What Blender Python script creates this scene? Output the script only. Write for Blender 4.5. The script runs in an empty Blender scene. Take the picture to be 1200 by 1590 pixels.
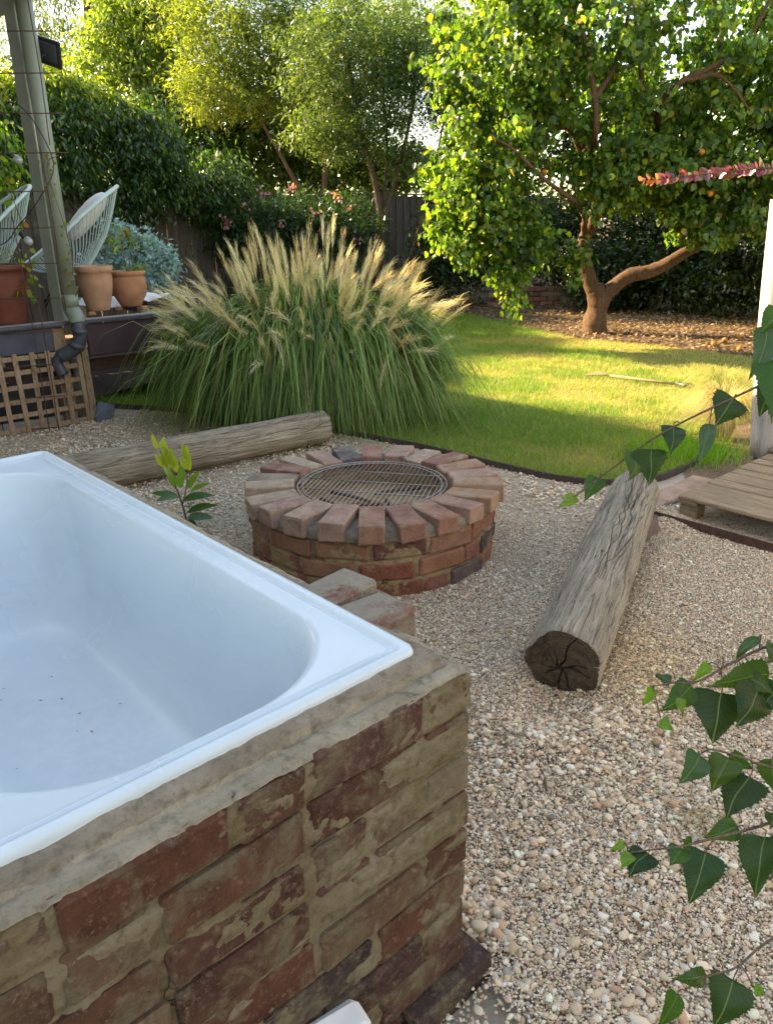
import bpy, bmesh, math, random
import numpy as np
from mathutils import Vector, Matrix, Euler, noise as mnoise

# ------------------------------------------------------------------ camera, sky, sun, exposure
scene = bpy.context.scene
C = bpy.data.collections.new("Garden"); scene.collection.children.link(C)
R_ = math.radians
cam_d = bpy.data.cameras.new("camera"); cam = bpy.data.objects.new("camera", cam_d); C.objects.link(cam)
scene.camera = cam
cam_d.sensor_fit = 'VERTICAL'; cam_d.sensor_height = 24.0
cam_d.lens = 24.0 * 1195.0 / 1590.0
cam_d.clip_start = 0.02; cam_d.clip_end = 3000
cam.location = (0, 0, 1.48)
cam.rotation_euler = (Matrix.Rotation(R_(90 - 20.7), 3, 'X') @ Matrix.Rotation(R_(-0.94), 3, 'Z')).to_euler()

SUN_EL = 27.0
SUN_DIR = Vector((0.925, -0.38, 0)).normalized()            # horizontal travel direction of the light
w = bpy.data.worlds.new("World"); scene.world = w; w.use_nodes = True
nt = w.node_tree; nt.nodes.clear()
sky = nt.nodes.new('ShaderNodeTexSky'); sky.sky_type = 'NISHITA'; sky.sun_disc = False
sky.sun_elevation = R_(SUN_EL)
to_sun = -SUN_DIR
sky.sun_rotation = math.atan2(to_sun.x, to_sun.y)
sky.air_density = 1.0; sky.dust_density = .9; sky.ozone_density = 1.0
bg = nt.nodes.new('ShaderNodeBackground'); bg.inputs['Strength'].default_value = 0.15
wo = nt.nodes.new('ShaderNodeOutputWorld')
nt.links.new(sky.outputs[0], bg.inputs[0]); nt.links.new(bg.outputs[0], wo.inputs[0])
sd = bpy.data.lights.new("sun", 'SUN'); sd.energy = 4.3; sd.angle = R_(0.55); sd.color = (1.0, 0.87, 0.68)
so = bpy.data.objects.new("sun", sd); C.objects.link(so); so.location = (-6, 6, 9)
trav = Vector((SUN_DIR.x * math.cos(R_(SUN_EL)), SUN_DIR.y * math.cos(R_(SUN_EL)), -math.sin(R_(SUN_EL))))
so.rotation_euler = trav.to_track_quat('-Z', 'Y').to_euler()
scene.view_settings.view_transform = 'Standard'; scene.view_settings.look = 'None'
scene.view_settings.exposure = 2.42; scene.view_settings.gamma = 1.0
scene.view_settings.use_curve_mapping = False
scene.view_settings.use_white_balance = True; scene.view_settings.white_balance_temperature = 8600; scene.view_settings.white_balance_tint = 12
scene.render.engine = 'CYCLES'
scene.cycles.max_bounces = 8; scene.cycles.transparent_max_bounces = 6

rng = np.random.default_rng(7); random.seed(7)
AX = np.array([-.67, .742, 0.0]); AX /= np.linalg.norm(AX)      # long axis of bath, deck and house
NX = np.array([.742, .67, 0.0]); NX /= np.linalg.norm(NX)       # across it, away from the house
RZ_A = math.atan2(AX[1], AX[0]); RZ_N = math.atan2(NX[1], NX[0])
def SN(o, s, n, z=0): p = np.array([o[0], o[1], 0.0]) + AX * s + NX * n; p[2] = z; return p

# ------------------------------------------------------------------ object helpers
def link(o, parent=None):
    C.objects.link(o)
    if parent is not None: o.parent = parent
    return o
def tag(o, label=None, cat=None, group=None, kind=None):
    if label: o['label'] = label
    if cat: o['category'] = cat
    if group: o['group'] = group
    if kind: o['kind'] = kind
    return o
def empty(name, loc=(0, 0, 0), rz=0, label=None, cat=None, group=None):
    o = bpy.data.objects.new(name, None); o.empty_display_size = .1
    o.location = loc; o.rotation_euler = (0, 0, rz); C.objects.link(o)
    return tag(o, label, cat, group)
def mesh_np(name, V, F, smooth=False, col=None, mats=(), uv=None):
    """V (n,3); F list of (m,k) int arrays; col (n,4) point colours"""
    me = bpy.data.meshes.new(name)
    V = np.asarray(V, dtype=np.float32)
    if not isinstance(F, (list, tuple)): F = [F]
    F = [np.asarray(f, dtype=np.int32) for f in F if len(f)]
    me.vertices.add(len(V)); me.vertices.foreach_set('co', V.ravel())
    tot = sum(f.size for f in F); npoly = sum(len(f) for f in F)
    me.loops.add(tot); me.polygons.add(npoly)
    me.loops.foreach_set('vertex_index', np.concatenate([f.ravel() for f in F]))
    starts = []; p = 0
    for f in F:
        starts.append(np.arange(len(f)) * f.shape[1] + p); p += f.size
    me.polygons.foreach_set('loop_start', np.concatenate(starts).astype(np.int32))
    if smooth: me.polygons.foreach_set('use_smooth', np.ones(npoly, dtype=bool))
    me.update(calc_edges=True)
    if col is not None:
        at = me.attributes.new('col', 'FLOAT_COLOR', 'POINT')
        at.data.foreach_set('color', np.asarray(col, dtype=np.float32).ravel())
    if uv is not None:
        l = me.uv_layers.new(name='UVMap')
        li = np.concatenate([f.ravel() for f in F])
        l.data.foreach_set('uv', np.asarray(uv, dtype=np.float32)[li].ravel())
    for m in mats: me.materials.append(m)
    return me
def obj_np(name, V, F, mat, parent=None, **k):
    return link(bpy.data.objects.new(name, mesh_np(name, V, F, mats=[mat] if mat else [], **k)), parent)
def bm_obj(name, bm, mat, parent=None, smooth=False, mats=None):
    me = bpy.data.meshes.new(name)
    if smooth:
        for f in bm.faces: f.smooth = True
    bm.to_mesh(me); bm.free()
    for m in (mats or [mat]): me.materials.append(m)
    return link(bpy.data.objects.new(name, me), parent)
def box_mesh(name, sx, sy, sz, bev=0, jit=0, seed=0, mats=(), origin=(0, 0, 0), cuts=0):
    bm = bmesh.new(); bmesh.ops.create_cube(bm, size=1)
    for v in bm.verts: v.co = Vector((v.co.x * sx + origin[0], v.co.y * sy + origin[1], v.co.z * sz + origin[2]))
    if cuts: bmesh.ops.subdivide_edges(bm, edges=bm.edges[:], cuts=cuts, use_grid_fill=True)
    r = random.Random(seed)
    if jit:
        for v in bm.verts: v.co += Vector((r.uniform(-1, 1), r.uniform(-1, 1), r.uniform(-1, 1))) * jit
    if bev: bmesh.ops.bevel(bm, geom=bm.edges[:] if not cuts else [e for e in bm.edges if len(e.link_faces) == 2 and e.calc_face_angle(0) > .7], offset=bev, segments=1, affect='EDGES')
    if jit:
        for v in bm.verts: v.co += Vector((r.uniform(-1, 1), r.uniform(-1, 1), r.uniform(-1, 1))) * jit * .4
    me = bpy.data.meshes.new(name); bm.to_mesh(me); bm.free()
    for m in mats: me.materials.append(m)
    return me
def inst(name, me, loc, rot=(0, 0, 0), parent=None, scale=None):
    o = bpy.data.objects.new(name, me); o.location = loc; o.rotation_euler = rot
    if scale is not None: o.scale = scale
    return link(o, parent)
def tube_geo(P, Rr, k=8, cap=True, off=0):
    P = np.asarray(P, float); n = len(P); Rr = np.broadcast_to(np.asarray(Rr, float), (n,))
    T = np.gradient(P, axis=0); T /= np.linalg.norm(T, axis=1)[:, None] + 1e-9
    up = np.array([0, 0, 1.0]) if abs(T[0][2]) < .9 else np.array([1.0, 0, 0])
    U = np.cross(T[0], up); U /= np.linalg.norm(U); V = []
    ang = np.arange(k) * 2 * math.pi / k
    for i in range(n):
        U = U - T[i] * (U @ T[i]); U /= np.linalg.norm(U) + 1e-9
        W = np.cross(T[i], U)
        V.append(P[i] + Rr[i] * (np.cos(ang)[:, None] * U + np.sin(ang)[:, None] * W))
    V = np.concatenate(V)
    i, j = np.meshgrid(np.arange(n - 1), np.arange(k), indexing='ij'); i = i.ravel(); j = j.ravel(); j2 = (j + 1) % k
    Q = np.stack([i * k + j, i * k + j2, (i + 1) * k + j2, (i + 1) * k + j], 1) + off
    Fs = [Q]
    if cap:
        V = np.concatenate([V, P[:1], P[-1:]]); a = n * k; b = a + 1; jj = np.arange(k)
        Fs.append(np.concatenate([np.stack([np.full(k, a), (jj + 1) % k, jj], 1),
                                  np.stack([np.full(k, b), (n - 1) * k + jj, (n - 1) * k + (jj + 1) % k], 1)]) + off)
    return V, Fs
class Acc:
    def __init__(s): s.V = []; s.Q = []; s.T = []; s.n = 0; s.c = []
    def add(s, V, Fs, col=None):
        for f in Fs:
            (s.Q if f.shape[1] == 4 else s.T).append(f + s.n)
        s.V.append(V); s.n += len(V)
        if col is not None: s.c.append(np.tile(np.append(col, 1.0)[:4], (len(V), 1)))
        return s
    def tube(s, P, r, k=8, cap=True, col=None): V, F = tube_geo(P, r, k, cap); return s.add(V, F, col)
    def box(s, c, size, rz=0, col=None):
        v = np.array([[x, y, z] for x in (-.5, .5) for y in (-.5, .5) for z in (-.5, .5)]) * np.asarray(size)
        cs, sn = math.cos(rz), math.sin(rz); v = np.stack([v[:, 0] * cs - v[:, 1] * sn, v[:, 0] * sn + v[:, 1] * cs, v[:, 2]], 1) + np.asarray(c)
        f = np.array([[0, 1, 3, 2], [4, 6, 7, 5], [0, 4, 5, 1], [2, 3, 7, 6], [0, 2, 6, 4], [1, 5, 7, 3]])
        return s.add(v, [f], col)
    def build(s, name, mat, parent=None, smooth=False):
        F = []
        if s.Q: F.append(np.concatenate(s.Q))
        if s.T: F.append(np.concatenate(s.T))
        return obj_np(name, np.concatenate(s.V), F, mat, parent, smooth=smooth, col=np.concatenate(s.c) if s.c else None)
def curve(pts, n):
    """Catmull-Rom through pts"""
    P = np.asarray(pts, float); P = np.vstack([2 * P[0] - P[1], P, 2 * P[-1] - P[-2]]); out = []
    m = len(P) - 3; tt = np.linspace(0, m, n)
    for t in tt:
        i = min(int(t), m - 1); u = t - i; a, b, c, d = P[i:i + 4]
        out.append(.5 * ((2 * b) + (-a + c) * u + (2 * a - 5 * b + 4 * c - d) * u * u + (-a + 3 * b - 3 * c + d) * u ** 3))
    return np.array(out)
# value noise, vectorised
def _h(ix, iy, iz, s):
    h = (ix.astype(np.int64) * 374761393 + iy.astype(np.int64) * 668265263 + iz.astype(np.int64) * 2147483647 + s * 974711) & 0xffffffff
    h = ((h ^ (h >> 13)) * 1274126177) & 0xffffffff
    h = (h ^ (h >> 16)) & 0xffffffff
    return h.astype(np.float64) / 0xffffffff * 2 - 1
def vn(P, sc=1.0, s=0):
    P = np.asarray(P, float) * sc; I = np.floor(P); f = P - I; f = f * f * (3 - 2 * f); I = I.astype(np.int64); r = 0
    for dx in (0, 1):
        for dy in (0, 1):
            for dz in (0, 1):
                wgt = (f[:, 0] if dx else 1 - f[:, 0]) * (f[:, 1] if dy else 1 - f[:, 1]) * (f[:, 2] if dz else 1 - f[:, 2])
                r = r + wgt * _h(I[:, 0] + dx, I[:, 1] + dy, I[:, 2] + dz, s)
    return r
def fbm(P, sc=1.0, s=0, o=4):
    r = 0; a = 1; t = 0
    for i in range(o): r = r + a * vn(P, sc * 2 ** i, s + i * 17); t += a; a *= .5
    return r / t

# ------------------------------------------------------------------ materials
class NB:
    def __init__(s, name):
        s.m = bpy.data.materials.new(name); s.m.use_nodes = True; s.t = s.m.node_tree; s.t.nodes.clear()
        s.out = s.n('ShaderNodeOutputMaterial')
    def n(s, ty, ins=None, **k):
        nd = s.t.nodes.new(ty)
        for a, b in k.items(): setattr(nd, a, b)
        for a, b in (ins or {}).items():
            if isinstance(b, bpy.types.NodeSocket): s.t.links.new(b, nd.inputs[a])
            elif b is not None: nd.inputs[a].default_value = b
        return nd
    def coord(s, w='Object', scale=(1, 1, 1), rnd=True):
        tc = s.n('ShaderNodeTexCoord'); o = tc.outputs[w]
        if rnd:
            oi = s.n('ShaderNodeObjectInfo'); mu = s.n('ShaderNodeVectorMath', {0: oi.outputs['Random'], 1: (37., 91., 53.)}, operation='MULTIPLY')
            o = s.n('ShaderNodeVectorMath', {0: o, 1: mu.outputs[0]}, operation='ADD').outputs[0]
        if scale != (1, 1, 1): o = s.n('ShaderNodeVectorMath', {0: o, 1: scale}, operation='MULTIPLY').outputs[0]
        return o
    def noise(s, v, sc, det=4, rough=.55, dist=0): return s.n('ShaderNodeTexNoise', {'Vector': v, 'Scale': sc, 'Detail': det, 'Roughness': rough, 'Distortion': dist}).outputs['Fac']
    def ramp(s, f, stops, interp='LINEAR'):
        r = s.n('ShaderNodeValToRGB', {'Fac': f}); e = r.color_ramp.elements; r.color_ramp.interpolation = interp
        while len(e) < len(stops): e.new(.5)
        for i, (p, c) in enumerate(stops):
            e[i].position = p; e[i].color = (*c, 1) if len(c) == 3 else c
        return r.outputs[0]
    def mix(s, f, a, b, mode='MIX'):
        r = s.n('ShaderNodeMix', data_type='RGBA', blend_type=mode)
        for i, x in ((0, f), (6, a), (7, b)):
            if isinstance(x, bpy.types.NodeSocket): s.t.links.new(x, r.inputs[i])
            else: r.inputs[i].default_value = x if i == 0 else ((*x, 1) if len(x) == 3 else x)
        return r.outputs[2]
    def math(s, op, a, b=0., c=0.):
        return s.n('ShaderNodeMath', {0: a, 1: b, 2: c}, operation=op).outputs[0]
    def bump(s, h, st=.3, d=.01, nrm=None): return s.n('ShaderNodeBump', {'Height': h, 'Strength': st, 'Distance': d, 'Normal': nrm}).outputs[0]
    def pbr(s, col, rough=.8, nrm=None, metal=0., spec=.3, coat=0.):
        c = col if isinstance(col, bpy.types.NodeSocket) else (*col, 1)
        p = s.n('ShaderNodeBsdfPrincipled', {'Base Color': c, 'Roughness': rough, 'Metallic': metal, 'Specular IOR Level': spec, 'Normal': nrm, 'Coat Weight': coat})
        s.t.links.new(p.outputs[0], s.out.inputs[0]); return s.m
def simple(name, col, rough=.7, metal=0., var=.15, sc=12, bump=.15, spec=.3, w='Object'):
    b = NB(name); v = b.coord(w); f = b.noise(v, sc, 5)
    dark = tuple(c * (1 - var) for c in col); lt = tuple(min(1, c * (1 + var)) for c in col)
    return b.pbr(b.ramp(f, [(.3, dark), (.7, lt)]), rough, b.bump(f, bump, .004), metal, spec)
def leafmat(name, tint=(1, 1, 1), trans=.45, rough=.42, spec=.35, sat=1.0):
    b = NB(name); a = b.n('ShaderNodeAttribute', attribute_name='col').outputs['Color']
    c = b.mix(1.0, a, tint, 'MULTIPLY')
    v = b.coord('Object', rnd=False)
    p = b.n('ShaderNodeBsdfPrincipled', {'Base Color': c, 'Roughness': rough, 'Specular IOR Level': spec})
    tc = b.mix(1.0, c, (1.9, 2.0, .75), 'MULTIPLY')
    t = b.n('ShaderNodeBsdfTranslucent', {'Color': tc})
    m = b.n('ShaderNodeMixShader', {0: trans, 1: p.outputs[0], 2: t.outputs[0]})
    b.t.links.new(m.outputs[0], b.out.inputs[0]); return b.m
M = {}
def brickmat(name, smear, smear_col, dark=1.0, pal=None):
    b = NB(name); v = b.coord(); oi = b.n('ShaderNodeObjectInfo').outputs['Random']
    base = b.ramp(oi, pal or [(0, (.30, .10, .065)), (.16, (.36, .15, .09)), (.3, (.23, .075, .055)), (.44, (.40, .19, .11)), (.56, (.31, .13, .10)), (.68, (.44, .27, .15)), (.8, (.27, .10, .075)), (.9, (.12, .10, .10)), (1, (.37, .24, .18))])
    n1 = b.noise(v, 16, 6, .65); n2 = b.noise(v, 55, 5, .6); n3 = b.noise(v, 260, 3, .6); n4 = b.noise(v, 9, 5, .7, .4)
    c = b.mix(b.ramp(n1, [(.35, (0, 0, 0)), (.7, (1, 1, 1))]), base, b.mix(1.0, base, (.55, .5, .52), 'MULTIPLY'))
    c = b.mix(b.ramp(n2, [(.55, (0, 0, 0)), (.75, (.6, .6, .6))]), c, (.40, .25, .17))
    c = b.mix(b.ramp(n4, [(1 - smear - .09, (0, 0, 0)), (1 - smear + .06, (.9, .9, .9))]), c, b.mix(n2, tuple(x * .8 for x in smear_col), tuple(x * 1.2 for x in smear_col)))
    n7 = b.noise(v, 120, 8, .8, .8); c = b.mix(b.ramp(n7, [(.56, (0, 0, 0)), (.66, (.75, .75, .75))]), c, (.045, .03, .025)); c = b.mix(b.math('MULTIPLY', b.ramp(n7, [(.33, (.7, .7, .7)), (.45, (0, 0, 0))]), b.ramp(n1, [(.45, (0, 0, 0)), (.6, (1, 1, 1))])), c, (.40, .34, .26))
    h = b.math('ADD', b.math('MULTIPLY', n2, .6), b.math('MULTIPLY', n3, .35))
    M[name] = b.pbr(c, .9, b.bump(b.math('ADD', b.math('ADD', h, n7), b.math('MULTIPLY', n4, 1.2)), .8, .008), spec=.15)
brickmat('bath_brick', .43, (.20, .16, .10), pal=[(0, (.15, .058, .036)), (.15, (.18, .095, .055)), (.3, (.12, .055, .038)), (.45, (.21, .135, .08)), (.6, (.135, .062, .045)), (.70, (.34, .28, .20)), (.78, (.15, .06, .045)), (.88, (.075, .055, .052)), (1, (.20, .08, .055))])
brickmat('smeared_brick', .56, (.33, .285, .22), pal=[(0, (.24, .11, .08)), (1, (.30, .16, .11))])
brickmat('pit_brick', .30, (.34, .24, .14))
brickmat('cap_brick', .40, (.38, .29, .20), pal=[(0, (.42, .24, .175)), (.14, (.48, .29, .17)), (.28, (.36, .17, .13)), (.42, (.52, .39, .27)), (.56, (.45, .27, .21)), (.7, (.54, .43, .31)), (.82, (.40, .20, .14)), (.92, (.17, .15, .145)), (1, (.48, .35, .24))])
def mortarmat(name, a, c2, stain):
    b = NB(name); v = b.coord(rnd=False); n1 = b.noise(v, 7, 7, .65, .3); n2 = b.noise(v, 45, 6, .65); n3 = b.noise(v, 3, 4, .6)
    c = b.mix(b.ramp(n1, [(.35, (0, 0, 0)), (.65, (1, 1, 1))]), a, c2)
    c = b.mix(b.ramp(n3, [(.5, (0, 0, 0)), (.68, (.55, .55, .55))]), c, stain)
    c = b.mix(b.ramp(n2, [(.3, (.7, .7, .7)), (.5, (0, 0, 0))]), c, tuple(x * .5 for x in a))
    n5 = b.noise(v, 95, 8, .78, .6); n6 = b.noise(b.coord('Object', (30, 8, 44), rnd=False), 1., 6, .7, .5); c = b.mix(b.ramp(n5, [(.30, (.6, .6, .6)), (.47, (0, 0, 0))]), c, tuple(x * .5 for x in a)); c = b.mix(b.ramp(n6, [(.52, (0, 0, 0)), (.80, (.35, .35, .35))]), c, tuple(min(.6, x * 1.7) for x in c2)); c = b.mix(b.ramp(n6, [(.30, (.5, .5, .5)), (.45, (0, 0, 0))]), c, tuple(x * .6 for x in a))
    vo = b.n('ShaderNodeTexVoronoi', {'Vector': b.n('ShaderNodeVectorMath', {0: v, 1: b.n('ShaderNodeVectorMath', {0: b.n('ShaderNodeTexNoise', {'Vector': v, 'Scale': 9., 'Detail': 5.}).outputs['Color'], 1: (.12, .12, .12)}, operation='MULTIPLY').outputs[0]}, operation='ADD').outputs[0], 'Scale': 8.}, feature='DISTANCE_TO_EDGE').outputs['Distance']
    ck = b.math('MULTIPLY', b.ramp(vo, [(0, (1, 1, 1)), (.012, (0, 0, 0))]), b.ramp(n3, [(.56, (0, 0, 0)), (.62, (1, 1, 1))])); c = b.mix(b.math('MULTIPLY', ck, .85), c, (.02, .015, .01))
    hh = b.math('SUBTRACT', b.math('ADD', b.math('ADD', n2, b.math('MULTIPLY', n1, 2.)), b.math('MULTIPLY', n5, .35)), ck)
    M[name] = b.pbr(c, .92, b.bump(hh, .85, .009), spec=.12)
mortarmat('bath_mortar', (.165, .125, .07), (.255, .21, .14), (.19, .115, .06))
mortarmat('cap_mortar', (.20, .16, .115), (.31, .26, .20), (.20, .13, .09))
mortarmat('pit_mortar', (.27, .185, .10), (.36, .265, .155), (.22, .11, .055))
mortarmat('cap_light', (.265, .215, .15), (.37, .31, .225), (.27, .21, .15))
def enamel():
    b = NB('enamel'); v = b.coord('Object', rnd=False); n1 = b.noise(v, 3.5, 4, .55, .3); n2 = b.noise(v, 38, 6, .75); sx = b.n('ShaderNodeSeparateXYZ', {0: v})
    c = b.mix(b.ramp(n1, [(.4, (0, 0, 0)), (.75, (1, 1, 1))]), (.56, .635, .66), (.51, .59, .62))
    c = b.mix(b.ramp(n2, [(.66, (0, 0, 0)), (.86, (.35, .35, .35))]), c, (.42, .43, .40))
    st = b.noise(b.coord('Object', (3, 3, 22), rnd=False), 4.5, 4, .7)
    c = b.mix(b.ramp(st, [(.50, (0, 0, 0)), (.95, (.35, .35, .35))]), c, (.42, .46, .46))
    dv = b.n('ShaderNodeVectorMath', {0: b.n('ShaderNodeVectorMath', {0: v, 1: (.62, .36, .43)}, operation='SUBTRACT').outputs[0], 1: (2.2, 5., 4.)}, operation='MULTIPLY').outputs[0]; ln = b.n('ShaderNodeVectorMath', {0: dv}, operation='LENGTH').outputs['Value']
    wr = b.math('MULTIPLY', b.ramp(ln, [(.25, (1, 1, 1)), (1., (0, 0, 0))]), b.ramp(b.noise(v, 26, 8, .8), [(.42, (0, 0, 0)), (.62, (.7, .7, .7))])); c = b.mix(wr, c, (.66, .70, .72))
    sc = b.noise(b.coord('Object', (6, 90, 6), rnd=False), 1., 5, .7); c = b.mix(b.ramp(sc, [(.66, (0, 0, 0)), (.74, (.3, .3, .3))]), c, (.66, .68, .68))
    sp = b.noise(v, 150, 3, .6); c = b.mix(b.ramp(sp, [(.74, (0, 0, 0)), (.78, (.7, .7, .7))]), c, (.16, .15, .13))
    M['enamel'] = b.pbr(c, b.ramp(n1, [(.2, (.22,) * 3), (.8, (.30,) * 3)]), None, spec=.5)
enamel()
def woodmat(name, a, c2, crack, scv=(2.2, 38, 38), bs=.6, rough=.85):
    b = NB(name); v = b.coord('Object', scv); n1 = b.noise(v, 1.0, 6, .6, .6); n2 = b.noise(b.coord('Object', tuple(x * 4 for x in scv)), 1.0, 5, .6, .3)
    n3 = b.noise(b.coord(), 3.5, 4)
    c = b.mix(b.ramp(n1, [(.3, (0, 0, 0)), (.7, (1, 1, 1))]), a, c2)
    c = b.mix(b.ramp(n3, [(.45, (0, 0, 0)), (.7, (.5, .5, .5))]), c, tuple(x * .62 for x in a))
    c = b.mix(b.ramp(n2, [(.32, (1, 1, 1)), (.47, (0, 0, 0))]), c, crack)
    M[name] = b.pbr(c, rough, b.bump(b.math('ADD', n1, n2), bs, .006), spec=.15)
woodmat('old_log', (.20, .16, .115), (.41, .345, .26), (.07, .05, .035), (1.6, 34, 34), .8)
woodmat('log_side', (.34, .24, .15), (.50, .38, .25), (.12, .08, .05))
woodmat('deck_wood', (.34, .26, .19), (.46, .37, .28), (.14, .10, .07), (3, 40, 40), .3)
woodmat('pallet_wood', (.23, .16, .10), (.35, .26, .165), (.12, .08, .05), (3, 42, 42), .35)
woodmat('lattice_wood', (.27, .17, .10), (.40, .28, .18), (.12, .07, .04), (20, 20, 5), .3)
woodmat('fence_wood', (.075, .058, .045), (.145, .115, .09), (.04, .03, .025), (24, 24, 2), .4)
woodmat('bark', (.10, .065, .042), (.19, .125, .075), (.035, .022, .015), (26, 26, 5), 1.0)
woodmat('apricot_bark', (.085, .048, .028), (.165, .098, .058), (.025, .015, .010), (30, 30, 7), 1.0)
woodmat('twig_bark', (.12, .08, .06), (.2, .14, .1), (.05, .03, .02), (60, 60, 60), .3)
def logend():
    b = NB('log_end'); tc = b.coord('Object', rnd=False); s = b.n('ShaderNodeSeparateXYZ', {0: tc})
    r = b.math('SQRT', b.math('ADD', b.math('MULTIPLY', s.outputs[1], s.outputs[1]), b.math('MULTIPLY', s.outputs[2], s.outputs[2])))
    n = b.noise(tc, 14, 5, .6); rr = b.math('SINE', b.math('ADD', b.math('MULTIPLY', r, 620.), b.math('MULTIPLY', n, 9.)))
    n9 = b.noise(tc, 40, 7, .75); c = b.mix(b.ramp(rr, [(0, (0, 0, 0)), (1, (.3, .3, .3))]), (.06, .042, .028), (.10, .072, .048)); c = b.mix(b.ramp(n9, [(.4, (0, 0, 0)), (.65, (.8, .8, .8))]), c, (.15, .115, .08)); c = b.mix(b.ramp(n, [(.5, (0, 0, 0)), (.7, (.6, .6, .6))]), c, (.03, .02, .014))
    M['log_end'] = b.pbr(c, .9, b.bump(b.math('ADD', rr, n), .3, .003), spec=.1)
logend()
def pebble():
    b = NB('pebble'); a = b.n('ShaderNodeAttribute', attribute_name='col', attribute_type='INSTANCER').outputs['Color']
    n = b.noise(b.coord('Object', rnd=False), 180, 4, .6); c = b.mix(b.ramp(n, [(.35, (.5, .5, .5)), (.7, (0, 0, 0))]), a, b.mix(1., a, (.72, .66, .58), 'MULTIPLY'))
    M['pebble'] = b.pbr(c, .7, spec=.3)
pebble()
def groundmat(name, cols, sc, bs=.5, vor=None):
    b = NB(name); v = b.coord('Object', rnd=False); n = b.noise(v, sc, 8, .7); n2 = b.noise(v, sc * .12, 4, .6)
    c = b.ramp(n, [(.25 + .5 * i / (len(cols) - 1), x) for i, x in enumerate(cols)]); c = b.mix(b.ramp(n2, [(.4, (0, 0, 0)), (.65, (.5, .5, .5))]), c, cols[0])
    M[name] = b.pbr(c, .95, b.bump(n, bs, .02), spec=.1)
groundmat('soil', [(.10, .065, .04), (.19, .125, .08), (.28, .19, .12)], 30)
groundmat('shade_dark_soil', [(.018, .012, .009), (.04, .028, .02), (.07, .05, .035)], 22)  # soil darkened so its colour carries the shade below the deck
groundmat('gravel_base', [(.34, .28, .21), (.48, .40, .30), (.60, .52, .40)], 220)
groundmat('lawn_base', [(.12, .12, .04), (.20, .18, .07), (.32, .25, .12)], 8)
groundmat('mulch_base', [(.07, .048, .034), (.15, .10, .068), (.25, .175, .12)], 34)
groundmat('ash', [(.20, .12, .065), (.38, .25, .14), (.46, .32, .19)], 9)
M['leaf'] = leafmat('leaf'); M['leaf_gloss'] = leafmat('leaf_gloss', trans=.36, rough=.30, spec=.5)
M['grass'] = leafmat('grass', trans=.35, rough=.5, spec=.25)
M['straw'] = leafmat('straw', trans=.3, rough=.6, spec=.2)
M['leaf_bright'] = leafmat('leaf_bright', tint=(1.15, 1.1, 1.0), trans=.52, rough=.33, spec=.5)
M['petal'] = leafmat('petal', trans=.3, rough=.6, spec=.2)
M['steel'] = simple('steel', (.34, .29, .25), .45, 1.0, .1, 30, .05, .5)
M['pole_paint'] = simple('pole_paint', (.21, .235, .175), .42, 0, .10, 6, .05, .4)
M['post_paint'] = simple('post_paint', (.27, .28, .22), .5, 0, .12, 6, .05, .3)
M['pvc_dark'] = simple('pvc_dark', (.055, .062, .075), .38, 0, .25, 14, .1, .4)
M['rust'] = simple('rust', (.10, .055, .04), .8, .3, .3, 40, .2)
M['black'] = simple('black', (.018, .018, .022), .4, 0, .2, 20, .05, .4)
M['terracotta'] = simple('terracotta', (.42, .19, .10), .85, 0, .17, 9, .15, .15)
M['terracotta_red'] = simple('terracotta_red', (.175, .055, .037), .7, 0, .2, 8, .1, .3)
M['terracotta_pale'] = simple('terracotta_pale', (.45, .235, .14), .88, 0, .2, 8, .15, .15)
M['fascia_blue'] = simple('fascia_blue', (.055, .062, .08), .5, 0, .2, 8, .08)
M['fascia_brown'] = simple('fascia_brown', (.062, .035, .038), .5, 0, .2, 8, .08)
M['mint'] = simple('mint', (.42, .52, .47), .45, 0, .08, 20, .03, .4)
M['cushion'] = simple('cushion', (.60, .57, .52), .9, 0, .1, 25, .1, .1)
M['white'] = simple('white', (.72, .70, .67), .6, 0, .12, 9, .1)
woodmat('board_white', (.40, .375, .35), (.52, .495, .47), (.27, .24, .21), (26, 26, 3), .25)
M['house_wall'] = simple('house_wall', (.42, .40, .36), .8, 0, .08, 5, .1)
M['roofing'] = simple('roofing', (.22, .21, .2), .5, .2, .15, 5, .1)
M['glass'] = simple('glass', (.05, .06, .07), .06, 0, .05, 5, .0, .6)
M['bulb'] = simple('bulb', (.30, .31, .30), .06, 0, .05, 5, .0, .9)
M['paver'] = simple('paver', (.36, .24, .17), .9, 0, .25, 14, .3, .15)
M['slate'] = simple('slate', (.10, .12, .15), .7, 0, .25, 14, .2)
M['fruit'] = simple('fruit', (.42, .15, .03), .45, 0, .2, 20, .05)
M['edging'] = simple('edging', (.055, .035, .028), .85, 0, .3, 30, .2)

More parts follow.
